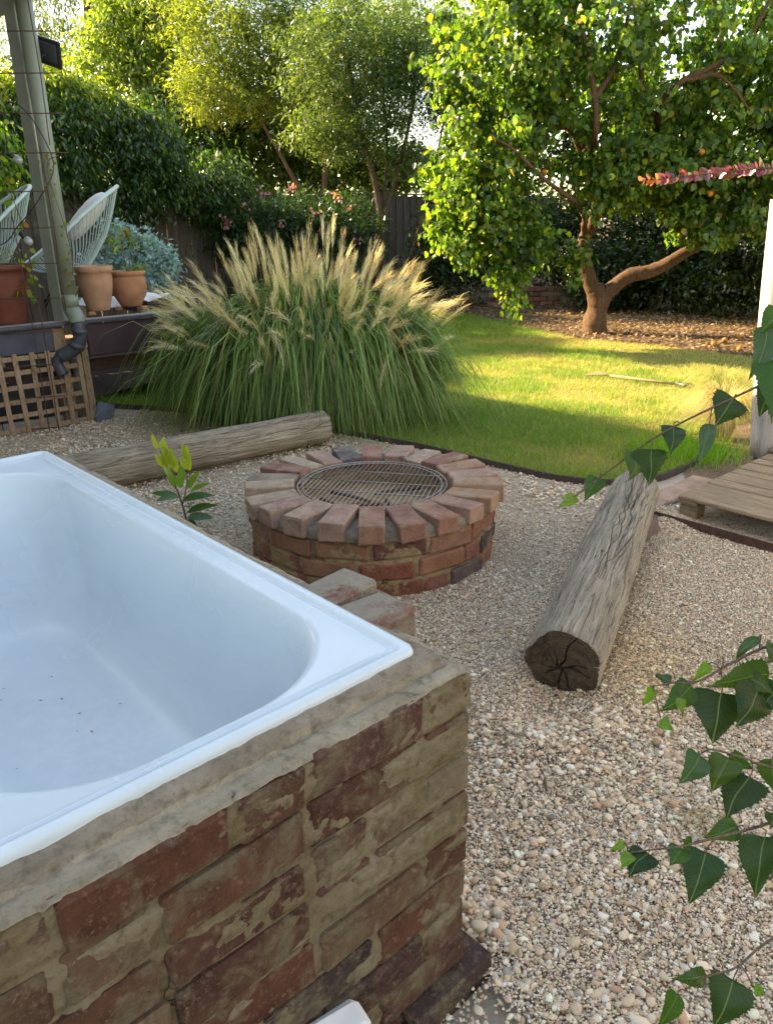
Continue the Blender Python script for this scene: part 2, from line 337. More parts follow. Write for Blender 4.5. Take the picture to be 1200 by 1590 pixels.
# ================================================================== GROUND
def poly_sheet(name, pts, z, mat):
    bm = bmesh.new(); f = bm.faces.new([bm.verts.new((x, y, z)) for x, y in pts])
    if f.normal.z < 0: f.normal_flip()
    bmesh.ops.triangulate(bm, faces=bm.faces[:])
    return tag(bm_obj(name, bm, M[mat]), kind='structure')
def inside(P, poly):
    x, y = P[:, 0], P[:, 1]; r = np.zeros(len(P), bool); n = len(poly)
    for i in range(n):
        x1, y1 = poly[i]; x2, y2 = poly[(i + 1) % n]
        c = ((y1 > y) != (y2 > y)) & (x < (x2 - x1) * (y - y1) / (y2 - y1 + 1e-12) + x1); r ^= c
    return r
def in_view(P, m=.25):
    """wide wedge of ground in front of where the photographer stands"""
    d = P[:, 1] * .935 + .52; return (np.abs(P[:, 0]) < d * .53 + m) & (P[:, 1] > .3)
EDGE = [(-2.75, 6.75), (-2.43, 6.62), (-1.72, 6.38), (-1.0, 6.0), (-.3, 5.58), (.19, 5.2), (.7, 4.72), (1.06, 4.40), (1.40, 4.30), (1.62, 4.38), (1.9, 4.62), (2.05, 4.78)]
edge_c = curve([(x, y, 0) for x, y in EDGE], 80)
FAR = [(2.2, 5.35), (2.75, 5.7), (3.5, 6.7), (4.25, 8.0), (4.04, 8.6), (3.3, 9.45), (2.58, 10.1), (1.9, 11.5), (1.38, 13.2), (-1, 15.0), (-1.5, 9.5), (-.95, 7.6), (-2.1, 6.75)]
LAWN = [(p[0], p[1]) for p in edge_c] + FAR
poly_sheet('ground', [(-900, -900), (900, -900), (900, 900), (-900, 900)], -.06, 'soil')
poly_sheet('gravel_bed', [(-5, -2), (4.5, -2), (4.5, 4.6), (2.0, 8), (-5, 8)], -.003, 'gravel_base')
poly_sheet('garden_bed', [(4.0, 4.3), (9, 4.3), (14, 16), (6, 22), (-3.6, 13.6), (0, 9)], .0, 'mulch_base')
poly_sheet('dirt_patch', [(1.75, 4.25), (2.4, 4.0), (4.3, 4.9), (4.3, 7.6), (2.9, 6.4), (2.1, 5.3), (1.9, 4.7)], .003, 'soil')
poly_sheet('soil_under_deck', [(-2.45, 6.55), (-1.7, 6.75), (-.9, 7.5), (-1.2, 9), (-4, 11.5), (-7, 8.5), (-4.2, 5.2), (-2.9, 6.2)], .004, 'shade_dark_soil')  # dark sheet painting in the shade under the deck
poly_sheet('lawn', LAWN, .010, 'lawn_base')
E_ = Acc()
Pe = edge_c.copy(); T = np.gradient(Pe, axis=0); T /= np.linalg.norm(T, axis=1)[:, None]; Nn = np.stack([T[:, 1], -T[:, 0], T[:, 2] * 0], 1)
wob = fbm(Pe * 3, 1, 4)[:, None] * .012
V = np.concatenate([Pe + Nn * (k + wob) + np.array([0, 0, z]) for k, z in ((.0, -.03), (.0, .035), (.022, .035), (.022, -.03))]); n = len(Pe)
Q = np.concatenate([np.stack([np.arange(n - 1) + a * n, np.arange(1, n) + a * n, np.arange(1, n) + b * n, np.arange(n - 1) + b * n], 1) for a, b in ((0, 1), (1, 2), (2, 3))])
tag(obj_np('lawn_edging', V, Q, M['edging']), 'dark curved edging strip dividing the lawn from the gravel', 'edging')

# ---- gravel: loose pebbles, one instance each
LOGA = (np.array([.567, 2.17, .118]), np.array([1.235, 3.60, .205]))
LOGB = (np.array([-2.15, 4.02, .125]), np.array([-.43, 5.29, .135]))
PIT = np.array([-.065, 3.46, 0]); BA = np.array([.043, 1.145, 0])
DW = np.array([-2.37, 6.09, 0])                                     # right bottom corner of the lattice
def bath_uv(P): q = P[:, :2] - BA[:2]; return q @ AX[:2], q @ -NX[:2]
def gn_points(name):
    g = bpy.data.node_groups.new(name, 'GeometryNodeTree')
    g.interface.new_socket('Geometry', in_out='INPUT', socket_type='NodeSocketGeometry'); g.interface.new_socket('Geometry', in_out='OUTPUT', socket_type='NodeSocketGeometry')
    N = g.nodes; i = N.new('NodeGroupInput'); o = N.new('NodeGroupOutput'); ip = N.new('GeometryNodeInstanceOnPoints'); ico = N.new('GeometryNodeMeshIcoSphere'); ico.inputs['Subdivisions'].default_value = 2; ico.inputs['Radius'].default_value = 1
    sm = N.new('GeometryNodeSetShadeSmooth'); ma = N.new('GeometryNodeSetMaterial'); ma.inputs['Material'].default_value = M['pebble']
    sp = N.new('GeometryNodeSetPosition'); nz = N.new('ShaderNodeTexNoise'); nz.inputs['Scale'].default_value = 1.1; sb = N.new('ShaderNodeVectorMath'); sb.operation = 'SUBTRACT'; sb.inputs[1].default_value = (.5, .5, .5); sc = N.new('ShaderNodeVectorMath'); sc.operation = 'SCALE'; sc.inputs['Scale'].default_value = 1.1
    L = g.links.new; L(ico.outputs[0], sp.inputs[0]); L(nz.outputs['Color'], sb.inputs[0]); L(sb.outputs[0], sc.inputs[0]); L(sc.outputs[0], sp.inputs['Offset'])
    L(sp.outputs[0], sm.inputs[0]); L(sm.outputs[0], ma.inputs[0]); L(ma.outputs[0], ip.inputs['Instance']); L(i.outputs[0], ip.inputs['Points'])
    for nm, so_ in (('rot', 'Rotation'), ('scl', 'Scale')):
        a = N.new('GeometryNodeInputNamedAttribute'); a.data_type = 'FLOAT_VECTOR'; a.inputs[0].default_value = nm; L(a.outputs[0], ip.inputs[so_])
    L(ip.outputs[0], o.inputs[0]); return g
def pebbles(name, P, size, cols, flat=.68):
    n = len(P); me = bpy.data.meshes.new(name); me.vertices.add(n); me.vertices.foreach_set('co', P.astype(np.float32).ravel())
    rot = rng.uniform(-.5, .5, (n, 3)); rot[:, 2] = rng.uniform(0, 6.28, n)
    scl = np.stack([size * rng.uniform(.8, 1.3, n), size * rng.uniform(.65, 1, n), size * flat * rng.uniform(.7, 1.1, n)], 1)
    for nm, d in (('rot', rot), ('scl', scl)): me.attributes.new(nm, 'FLOAT_VECTOR', 'POINT').data.foreach_set('vector', d.astype(np.float32).ravel())
    me.attributes.new('col', 'FLOAT_COLOR', 'POINT').data.foreach_set('color', np.c_[cols, np.ones(n)].astype(np.float32).ravel())
    o = link(bpy.data.objects.new(name, me)); md = o.modifiers.new('pebbles', 'NODES'); md.node_group = gn_points(name); me.materials.append(M['pebble']); return o
def gz(P):
    q = np.c_[P[:, :2], np.zeros(len(P))]; h = .015 * fbm(q, 1.3, 3, 3)
    A2, B2 = LOGA[0][:2], LOGA[1][:2]; d = B2 - A2; t = np.clip(((P[:, :2] - A2) @ d) / (d @ d), -.1, 1.1); c = A2 + t[:, None] * d
    r = np.linalg.norm(P[:, :2] - c, axis=1); h = h + .035 * np.exp(-((r - .16) / .11) ** 2)
    s, t2 = bath_uv(P); h = h + .02 * np.exp(-((t2 + .18) / .12) ** 2); return np.maximum(h, -.001)
N0 = 430000
yy = rng.uniform(.55, 7.4, N0); xx = rng.uniform(-3.9, 3.4, N0); P = np.c_[xx, yy, np.zeros(N0)]
keep = in_view(P, 1.1) & ~inside(P, LAWN) & (np.linalg.norm(P[:, :2] - PIT[:2], axis=1) > .545)
s_, t_ = bath_uv(P); keep &= ~((s_ > -.04) & (s_ < 1.78) & (t_ > -.05))
sd_ = (P - DW) @ NX; an_ = (P - DW) @ AX; keep &= ~((an_ > .12) & (sd_ < 2.2))
keep &= ~inside(P, [(1.53, 3.79), (1.93, 3.2), (2.6, 2.4), (3.6, 3.2), (2.9, 4.6), (2.1, 4.3)]) & ~inside(P, [(1.42, 4.02), (1.6, 3.95), (1.9, 4.2), (2.4, 4.4), (4, 4.4), (4, 8), (1.9, 4.7), (1.5, 4.32)])
P = P[keep]; dist = np.linalg.norm(P[:, :2], axis=1)
P = P[rng.uniform(0, 1, len(P)) < np.clip(1.25 - dist * .12, .5, 1)]; nbig = len(P)
Pf = np.c_[rng.uniform(-.3, 2.6, 470000), .6 + 3.2 * rng.uniform(0, 1, 470000) ** 1.3, np.zeros(470000)]; s_, t_ = bath_uv(Pf); Pf = Pf[in_view(Pf, .1) & (t_ < -.1) & (np.linalg.norm(Pf[:, :2] - PIT[:2], axis=1) > .56)]; P = np.concatenate([P, Pf])
patch = fbm(P, 1.9, 21, 3) + .3 * vn(P, 6, 5)
size = np.exp(rng.normal(math.log(.0035), .36, len(P))) * (1 + .55 * np.clip(patch * 2.2, 0, 1)); size = np.clip(size, .0026, .0135)
dl = np.linalg.norm(P[:, :2] - np.array([.75, 2.15]), axis=1); size *= 1 + .35 * np.exp(-(dl / .35) ** 2); s_, t_ = bath_uv(P); size *= 1 + .5 * np.exp(-((t_ + .2) / .12) ** 2)
size *= 1 + .05 * np.clip(np.linalg.norm(P[:, :2], axis=1) - 2.5, 0, 4)
pal = np.array([(.62, .53, .42), (.70, .63, .54), (.52, .42, .31), (.45, .34, .24), (.60, .60, .58), (.38, .36, .34), (.57, .43, .36), (.74, .70, .64), (.30, .23, .17), (.50, .33, .24), (.55, .50, .42), (.20, .18, .16)])
pid = rng.choice(len(pal), len(P), p=[.19, .15, .15, .11, .06, .04, .09, .08, .03, .03, .05, .02]); cols = pal[pid] * rng.uniform(.85, 1.22, (len(P), 1)) * np.array([1.10, 1.01, .88])
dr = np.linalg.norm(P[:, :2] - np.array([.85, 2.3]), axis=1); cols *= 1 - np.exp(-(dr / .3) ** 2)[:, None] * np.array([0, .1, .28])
size[nbig:] = rng.uniform(.0016, .0034, len(P) - nbig)
P[:, 2] = gz(P) + np.where(np.arange(len(P)) < nbig, size * rng.uniform(-.1, .9, len(P)), size * rng.uniform(0, 2.0, len(P)))
print('pebbles', len(P))
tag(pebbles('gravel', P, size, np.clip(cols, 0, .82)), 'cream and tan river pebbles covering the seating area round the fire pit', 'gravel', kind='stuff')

# ---- lawn blades (one triangle each) and taller edge tufts
def blades(name, P, h, wd, col, mat, lean=.5, parent=None, direction=None):
    n = len(P); a = rng.uniform(0, 6.283, n); l = rng.normal(0, lean, (n, 2)); side = np.c_[np.cos(a), np.sin(a), np.zeros(n)] * (wd[:, None] / 2)
    tip = P + np.c_[l * h[:, None], h]
    V = np.stack([P - side, P + side, tip], 1).reshape(-1, 3); F = np.arange(n * 3).reshape(-1, 3); c = np.c_[np.repeat(col, 3, 0), np.ones(n * 3)]
    return obj_np(name, V, F, M[mat], parent, col=c)
n = 520000; P = np.c_[rng.uniform(-4, 4.6, n), 4.2 + 9.3 * rng.uniform(0, 1, n) ** 1.5, np.zeros(n)]
P = P[inside(P, LAWN) & in_view(P, .4)]; P = P[~((P[:, 0] < .5) & (P[:, 1] > 8.5))]
ptc = fbm(P, .9, 8, 4) * 1.6 + .35 * vn(P, 5, 3); tt = np.clip(.38 + ptc * 1.5, 0, 1)[:, None]
edge_d = np.min(np.linalg.norm(P[:, None, :2] - edge_c[None, ::4, :2], axis=2), axis=1); tt = tt * np.clip(edge_d / .5, .15, 1)[:, None]
col = (1 - tt) * np.array([.15, .26, .04]) + tt * np.array([.39, .36, .11]); col = col * rng.uniform(.65, 1.35, (len(P), 1))
dry = rng.uniform(0, 1, len(P)) < .12; col[dry] = np.array([.42, .34, .16]) * rng.uniform(.7, 1.2, (dry.sum(), 1))
h = rng.uniform(.018, .045, len(P)) * (1.35 - .6 * tt[:, 0]) * np.where(P[:, 0] < -.8, 2.0, 1); P[:, 2] = .008
print('blades', len(P))
tag(blades('grass', P, h, rng.uniform(.003, .0065, len(P)), np.clip(col, 0, .6), 'grass', .55), 'short sunlit lawn grass with dry yellow patches', 'grass', kind='stuff')

# ---- leaf builder
def leaf_mesh(name, P, D, Nrm, L, W, col, mat, parent=None, kind='diamond'):
    """P base points, D directions, Nrm rough normals, L lengths, W widths"""
    D = D / (np.linalg.norm(D, axis=1)[:, None] + 1e-9); S = np.cross(D, Nrm); S /= np.linalg.norm(S, axis=1)[:, None] + 1e-9; U = np.cross(S, D)
    if kind == 'diamond': T = [(0, 0, 0), (.45, -.5, .12), (1, 0, -.05), (.45, .5, .12)]; F = [[0, 1, 2, 3]]
    elif kind == 'round': T = [(0, 0, 0), (.18, -.42, .10), (.62, -.44, .08), (1, 0, -.08), (.62, .44, .08), (.18, .42, .10)]; F = [[0, 1, 2, 3], [0, 3, 4, 5]]
    else: T = [(0, -.5, 0), (1, -.25, -.02), (1, .25, -.02), (0, .5, 0)]; F = [[0, 1, 2, 3]]
    T = np.array(T); k = len(T); n = len(P)
    V = P[:, None] + D[:, None] * (T[None, :, 0:1] * L[:, None, None]) + S[:, None] * (T[None, :, 1:2] * W[:, None, None]) + U[:, None] * (T[None, :, 2:3] * W[:, None, None])
    Fa = (np.array(F)[None] + (np.arange(n) * k)[:, None, None]).reshape(-1, 4)
    return obj_np(name, V.reshape(-1, 3), Fa, M[mat], parent, col=np.c_[np.repeat(col, k, 0), np.ones(n * k)])
def rdir(n): v = rng.normal(0, 1, (n, 3)); return v / np.linalg.norm(v, axis=1)[:, None]
def lerpcol(n, pal, wts, var=.25, clump=None):
    c = np.array(pal)[rng.choice(len(pal), n, p=np.array(wts) / sum(wts))] * rng.uniform(1 - var, 1 + var, (n, 1))
    return np.clip(c if clump is None else c * clump[:, None], 0, .8)
def crown(name, parent, blobs, n, L, asp, pal, wts, mat='leaf', kind='diamond', cr=.25, per=60, droop=.6, shell=.55, var=.25):
    """blobs: (x,y,z,rx,ry,rz,weight). Leaves gather on many small twiggy clumps spread through the volume, more towards its skin"""
    bw = np.array([b[6] for b in blobs], float); bw /= bw.sum(); Ps = []; Cl = []; Dc = []
    nc = max(1, n // per)
    bi = rng.choice(len(blobs), nc, p=bw)
    for i in bi:
        b = blobs[i]; d = rdir(1)[0]; r = (shell + (1 - shell) * rng.uniform()) * rng.uniform(.82, 1.08) if rng.uniform() < .8 else rng.uniform(0, 1)
        c = np.array(b[:3]) + d * np.array(b[3:6]) * r; m = per + rng.integers(-per // 3, per // 3)
        k = rng.uniform(.6, 1.4); ax = rdir(1)[0] * .5 + d; ax /= np.linalg.norm(ax)
        q = rng.normal(0, .42, (m, 3)) * cr * k + ax * rng.uniform(-1, 1, m)[:, None] * cr * k * .9; q[:, 2] *= .8
        Ps.append(c + q); Cl.append(np.full(m, rng.uniform(.8, 1.25))); Dc.append(np.tile(d, (m, 1)))
    P = np.concatenate(Ps); Cl = np.concatenate(Cl); Dc = np.concatenate(Dc); ok = P[:, 2] > .03; P = P[ok]; Cl = Cl[ok]; Dc = Dc[ok]; m = len(P)
    D = rdir(m) * .8 + Dc * .35 + np.array([0, 0, -droop]); Nn = rdir(m) * .8 + np.array([0, 0, .7]) + Dc * .3
    Ls = L * rng.uniform(.6, 1.25, m)
    o = leaf_mesh(name, P, D, Nn, Ls, Ls * asp * rng.uniform(.8, 1.15, m), lerpcol(m, pal, wts, var, Cl), mat, parent, kind)
    return tag(o, kind='stuff')
def limb(parent, pts, r0, r1, mat='bark', name='limb', k=8, n=None, wob=.0):
    P = curve(pts, n or len(pts) * 6)
    if wob: P = P + np.stack([fbm(P + i * 31, 2.5, i, 3) for i in range(3)], 1) * wob
    t = np.linspace(0, 1, len(P)); V, F = tube_geo(P, (r0 + (r1 - r0) * t ** .8) * (1 + .12 * fbm(P, 9, 5)), k)
    V = V + (V - V.mean(0)) * 0
    if k > 12: c_ = np.repeat(P, k, 0); c_ = np.vstack([c_, P[:1], P[-1:]]); dv = V - c_; V = c_ + dv * (1 + .10 * fbm(V, 5, 3, 3) + .09 * fbm(V * np.array([1, 1, .25]), 26, 4, 3))[:, None]
    return obj_np(name, V, F, M[mat], parent, smooth=True)

# ================================================================== BATHTUB AND ITS BRICK SURROUND
bath_root = empty('bathtub', (BA[0], BA[1], 0), RZ_A, 'white enamel bathtub sunk into the brick surround in the foreground', 'bathtub')
def rrect(s0, s1, t0, t1, r, z, N=28, rn=None):
    """rounded rectangle ring, N points per corner; r = (rs, rt)"""
    out = []
    for ci, (cs, ct, a0) in enumerate(((s0, t0, math.pi), (s1, t0, -math.pi / 2), (s1, t1, 0), (s0, t1, math.pi / 2))):
        rs, rt = (rn if (rn and ci in (0, 3)) else r)
        cx = cs + rs if cs == s0 else cs - rs; cy = ct + rt if ct == t0 else ct - rt
        for k in range(N):
            a = a0 + (math.pi / 2) * k / (N - 1); out.append((cx + rs * math.cos(a), cy + rt * math.sin(a), z))
    return out
LN, WD = 1.71, .74
secs = []
for e, z, rr in ((-.004, .770, .022), (-.006, .792, .022), (-.002, .8005, .020), (.006, .8035, .018), (.014, .8015, .018), (.019, .7955, .02), (.024, .7935, .02), (.027, .7962, .02), (.031, .7955, .02), (.036, .7930, .025)):
    secs.append(rrect(e, LN - e, e, WD - e, (rr, rr), z))
# inner basin: opening follows an oval near end
op = (.048, 1.60, .062, WD - .055)
for k, (dz, ins) in enumerate(((0, -.010), (.0016, -.004), (.006, .002), (.016, .008), (.034, .013), (.075, .020), (.14, .030), (.21, .042), (.27, .056), (.315, .075), (.345, .105), (.36, .145), (.366, .20))):
    far_ins = ins + dz * .62
    rs = max(.02, min(.235 - ins * .55, (op[3] - op[2] - 2 * ins) / 2 - .012))
    secs.append(rrect(op[0] + ins, op[1] - far_ins, op[2] + ins, op[3] - ins, (rs, rs * .92), .793 - dz, rn=(rs * .92, rs)))
V = np.array([p for s in secs for p in s]); K = len(secs[0]); nS = len(secs)
i, j = np.meshgrid(np.arange(nS - 1), np.arange(K), indexing='ij'); i = i.ravel(); j = j.ravel(); j2 = (j + 1) % K
Q = np.stack([i * K + j, i * K + j2, (i + 1) * K + j2, (i + 1) * K + j], 1)
cen = V[-K:].mean(0); V = np.vstack([V, cen]); Tt = np.stack([(nS - 1) * K + np.arange(K), (nS - 1) * K + (np.arange(K) + 1) % K, np.full(K, len(V) - 1)], 1)
V[:, 2] += .0012 * fbm(V, 5, 2)
sh = obj_np('shell', V, [Q, Tt], M['enamel'], bath_root, smooth=True)

wall = empty('brick_surround', (BA[0], BA[1], 0), RZ_A, 'low wall of reclaimed red bricks smeared with mortar holding the bathtub', 'brick wall')
S0, T0, TOPZ, PZ = -.063, -.076, .757, .062
bricks_b = [box_mesh('brick_mesh', .228, .108, .077, .006, .0035, s, [M['bath_brick']]) for s in range(6)]
halves_b = [box_mesh('half_brick_mesh', .11, .108, .077, .006, .0035, 20 + s, [M['bath_brick']]) for s in range(4)]
rb = random.Random(5)
CH = (TOPZ - PZ) / 8
joints = []
for r in range(8):
    z = PZ + CH * (r + .5)
    if r % 2 == 0: t = T0; s = S0 + .118
    else: t = T0 + .118; s = S0
    # front face (long side along t)
    while t < 1.0:
        full = rb.random() > .22; Lb = .228 if full else .11
        inst('brick', rb.choice(bricks_b if full else halves_b), (S0 + .054 + rb.uniform(-.004, .003), t + Lb / 2, z + rb.uniform(-.003, .003)), (rb.uniform(-.02, .02), rb.uniform(-.02, .02), math.pi / 2 + rb.uniform(-.015, .015)), wall, (1, 1, rb.uniform(.99, 1.06)))
        joints.append((r, t + Lb + .005)); t += Lb + rb.uniform(.008, .018)
    while s < 1.75:
        inst('brick', rb.choice(bricks_b), (s + .114, T0 + .054 + rb.uniform(-.004, .003), z + rb.uniform(-.003, .003)), (rb.uniform(-.02, .02), rb.uniform(-.02, .02), rb.uniform(-.01, .01)), wall, (1, 1, rb.uniform(.99, 1.06)))
        s += .228 + rb.uniform(.008, .015)
    for sp in (.185, .30):                                           # pier of headers against the long side
        if r < 7: inst('brick', rb.choice(halves_b), (sp, T0 - .045, z), (0, 0, math.pi / 2 + rb.uniform(-.02, .02)), wall, (.9, 1, 1))
capb = [box_mesh('cap_brick_mesh', .15, .108, .066, .009, .006, 60 + s, [M['smeared_brick']]) for s in range(2)]
inst('brick', capb[0], (.178, -.058, .752), (.02, -.02, math.pi / 2 - .03), wall); inst('brick', capb[1], (.300, -.070, .754), (-.02, .01, math.pi / 2 + .07), wall)
# plinth course
t = -.132
while t < 1.0:
    inst('brick', rb.choice(bricks_b), (S0 + .022, t + .114, .028), (0, rb.uniform(-.02, .02), math.pi / 2 + rb.uniform(-.02, .02)), wall); t += .24
s = .03
while s < 1.7: inst('brick', rb.choice(bricks_b), (s + .114, T0 - .002, .028), (0, 0, rb.uniform(-.02, .02)), wall); s += .24
# mortar skin: grid round the corner, noisy so that it laps over the brick faces
us = np.arange(-1.02, 1.76, .0062); zs = np.arange(.05, TOPZ + .004, .0062); Ug, Zg = np.meshgrid(us, zs, indexing='ij')
fr = Ug < 0; Sg = np.where(fr, S0, S0 + Ug); Tg = np.where(fr, T0 - Ug, T0); Nx = np.where(fr, -1.0, 0.0); Ny = np.where(fr, 0.0, -1.0)
wc = np.clip(1 - np.abs(Ug) / .014, 0, 1) * (1.2 + 1.6 * fbm(np.stack([Zg * 0, Zg * 0, Zg], -1).reshape(-1, 3), 14, 77, 4).reshape(Zg.shape)); Nx = np.where(np.abs(Ug) < .012, -.7, Nx); Ny = np.where(np.abs(Ug) < .012, -.7, Ny)
G = np.stack([Sg, Tg, Zg], -1).reshape(-1, 3)
dsp = .017 * fbm(G * np.array([1, .6, 1]), 9, 3, 5) + .005 * fbm(G, 60, 6, 3) - .0001
zj = np.abs(((Zg.ravel() - PZ) / CH + .5) % 1 - .5) * CH                # distance from bed joint
dsp = np.where(zj < .007, np.minimum(dsp, -.0015) - .005 * (fbm(G, 14, 9, 3) > -.25), dsp); dsp = np.clip(dsp, -.010, .0085)
chip = (1 - np.abs(fbm(G * np.array([1, .6, 2.2]), 11, 12, 3)) * 22).clip(0, 1); dsp = dsp - .006 * chip * (vn(G, 5, 14) > .15)
G = G + np.c_[Nx.ravel(), Ny.ravel(), np.zeros(G.shape[0])] * (dsp - .001 - .004 * wc.ravel())[:, None]
a, b = Ug.shape; ii, jj = np.meshgrid(np.arange(a - 1), np.arange(b - 1), indexing='ij'); k0 = (ii * b + jj).ravel()
obj_np('mortar', G, np.stack([k0, k0 + b, k0 + b + 1, k0 + 1], 1), M['bath_mortar'], wall, smooth=True)
# mortar cap: fillet from the outer edge up to the rim
def cap_grid(s0, s1, t0, t1, st, nm):
    s = np.arange(s0, s1 + st / 2, st); t = np.arange(t0, t1 + st / 2, st); S, T = np.meshgrid(s, t, indexing='ij'); q = np.stack([S, T, S * 0], -1).reshape(-1, 3)
    d = np.minimum(S - S0, T - T0).ravel() + .008 * fbm(q, 8, 4, 4)
    z = np.interp(d, [-.01, 0, .004, .030, .033, .037, .062, .09], [TOPZ - .014, TOPZ - .004, TOPZ + .001, TOPZ + .005, TOPZ + .001, TOPZ + .018, TOPZ + .034, TOPZ + .036])
    z = z + .005 * fbm(q, 13, 8, 4) + .002 * fbm(q, 60, 2, 3); crack = (1 - np.abs(fbm(q, 7, 31, 3)) * 40).clip(0, 1); z = z - .006 * crack * (vn(q, 4, 6) > 0)
    V = np.c_[S.ravel(), T.ravel(), z]; a, b = S.shape; ii, jj = np.meshgrid(np.arange(a - 1), np.arange(b - 1), indexing='ij'); k0 = (ii * b + jj).ravel()
    Qc = np.stack([k0, k0 + b, k0 + b + 1, k0 + 1], 1); dd = d[k0]
    obj_np(nm, V, Qc[dd >= .033], M['cap_mortar'], wall, smooth=True); return obj_np(nm, V, Qc[dd < .033], M['cap_light'], wall, smooth=True)
cap_grid(S0 - .001, .012, T0 - .001, 1.0, .0045, 'mortar_cap'); cap_grid(.012, 1.76, T0 - .001, .012, .0055, 'mortar_cap')
m = Acc(); m.box((.85, .80, .375), (1.82, .10, .77)); m.box((1.76, .36, .375), (.09, .79, .77)); m.build('mortar_back', M['bath_mortar'], wall)
m = Acc(); m.box((.235, -.09, .74), (.12, .12, .05)); m.build('mortar_bed', M['cap_mortar'], wall)
# white board end lying at the foot of the wall
wb = empty('white_board', (.0, 0, 0), 0, 'small white painted board end poking up at the foot of the bath wall', 'board')
me = box_mesh('board_mesh', .11, .06, .03, .012, .003, 3, [M['white']])
inst('board', me, SN(BA, -.100, -.275, .232), (0.16, .06, RZ_N - .10), wb)
m = Acc(); m.box(SN(BA, -.098, -.27, .085), (.09, .04, .20), RZ_N - .10); m.build('support_block', M['bath_mortar'], wb)

# ================================================================== FIRE PIT
pit = empty('fire_pit', tuple(PIT), 0, 'round brick fire pit with a wire grill on top in the middle of the gravel', 'fire pit')
pb = [box_mesh('pit_brick_mesh', .228, .106, .076, .007, .0035, 100 + s, [M['pit_brick']]) for s in range(6)]
ph = [box_mesh('pit_half_mesh', .112, .106, .076, .007, .0035, 120 + s, [M['pit_brick']]) for s in range(4)]
pcap = [box_mesh('rim_brick_mesh', .232, .110, .078, .005, .0052, 140 + s, [M['cap_brick']]) for s in range(6)]
rp = random.Random(11)
for r in range(3):
    th = rp.uniform(0, 1); end = th + 2 * math.pi - .18; z = .036 + .087 * r
    while th < end:
        full = rp.random() > .3; Lb = .228 if full else .112; ro = .578 + rp.uniform(-.006, .006); dth = (Lb + rp.uniform(.014, .035)) / .575; tc = th + dth / 2; rc = ro - .053 - (.011 if full else .002)
        inst('brick', rp.choice(pb if full else ph), (rc * math.cos(tc), rc * math.sin(tc), z + rp.uniform(-.004, .004)), (rp.uniform(-.03, .03), rp.uniform(-.03, .03), tc + math.pi / 2 + rp.uniform(-.03, .03)), pit); th += dth
for k in range(22):
    tc = 2 * math.pi * (k + .5) / 22 - math.pi / 2 + rp.uniform(-.012, .012) - .14; rc = .486 + rp.uniform(-.009, .009)
    inst('brick', rp.choice(pcap), (rc * math.cos(tc), rc * math.sin(tc), .302 + rp.uniform(-.004, .004)), (rp.uniform(-.035, .035), rp.uniform(-.03, .03), tc + rp.uniform(-.035, .035)), pit, (1, rp.uniform(.95, 1.0), 1))
def revolve(name, prof, seg, mat, parent, amp=.006, sc=9, seed=1, smooth=True):
    prof = np.array(prof); a = np.arange(seg) * 2 * math.pi / seg; Rr, A = np.meshgrid(prof[:, 0], a, indexing='ij'); Z, _ = np.meshgrid(prof[:, 1], a, indexing='ij')
    V = np.stack([Rr * np.cos(A), Rr * np.sin(A), Z], -1).reshape(-1, 3)
    if amp: d = fbm(V, sc, seed, 4) * amp + fbm(V, sc * 6, seed + 3, 3) * amp * .4; nrm = np.c_[np.cos(A).ravel(), np.sin(A).ravel(), np.full(A.size, .5)]; V = V + nrm * d[:, None]
    k = len(prof); i, j = np.meshgrid(np.arange(k - 1), np.arange(seg), indexing='ij'); i = i.ravel(); j = j.ravel(); j2 = (j + 1) % seg
    return obj_np(name, V, np.stack([i * seg + j, i * seg + j2, (i + 1) * seg + j2, (i + 1) * seg + j], 1), M[mat], parent, smooth=smooth)
zz = np.arange(-.02, .262, .0065)
revolve('mortar', [(.569 + (-.008 if abs(((z + .006) / .087 + .5) % 1 - .5) * .087 < .008 else 0), z) for z in zz] + [(.55, .265), (.5, .27), (.44, .27), (.38, .268), (.365, .25), (.362, .18), (.362, .08)], 420, 'pit_mortar', pit, .014, 8, 2)
revolve('mortar_bed', [(.575, .255), (.578, .275), (.568, .298), (.50, .306), (.42, .306), (.385, .30), (.376, .28), (.375, .262)], 260, 'cap_mortar', pit, .008, 16, 7)
revolve('ash_bed', [(.0001, .205), (.1, .207), (.2, .203), (.3, .2), (.365, .198)], 48, 'ash', pit, .01, 12, 5)
for k in range(9):                                                    # charred sticks lying in the pit
    a = rp.uniform(0, 3.14); x, y = rp.uniform(-.2, .2), rp.uniform(-.2, .2); d = np.array([math.cos(a), math.sin(a), 0]) * .12
    m = Acc(); m.tube([np.array([x, y, .222]) - d, np.array([x, y, .228]), np.array([x, y, .222]) + d], .009, 6); m.build('stick', M['twig_bark'], pit)
grate = empty('grill_grate', (PIT[0] - .0, PIT[1], .012), R_(-14), 'round chrome wire grill grate resting inside the fire pit rim', 'grill')
ring = np.array([(math.cos(a), math.sin(a), 0) for a in np.linspace(0, 2 * math.pi, 97)])
for rad, z, nm in ((.352, .306, 'outer_ring'), (.330, .304, 'inner_ring')):
    m = Acc(); m.tube(ring * rad + np.array([0, 0, z]), .0045, 8, cap=False); m.build(nm, M['steel'], grate, True)
for k in range(31):
    x = -.336 + k * .0224; l = math.sqrt(max(.001, .350 ** 2 - x * x)); m = Acc(); m.tube([(x, -l, .311), (x, l, .311)], .0020, 6); m.build('grill_wire', M['steel'], grate, True)
for y in (-.13, .02, .17):
    l = math.sqrt(.35 ** 2 - y * y); m = Acc(); m.tube([(-l, y, .3065), (l, y, .3065)], .003, 6); m.build('cross_bar', M['steel'], grate, True)
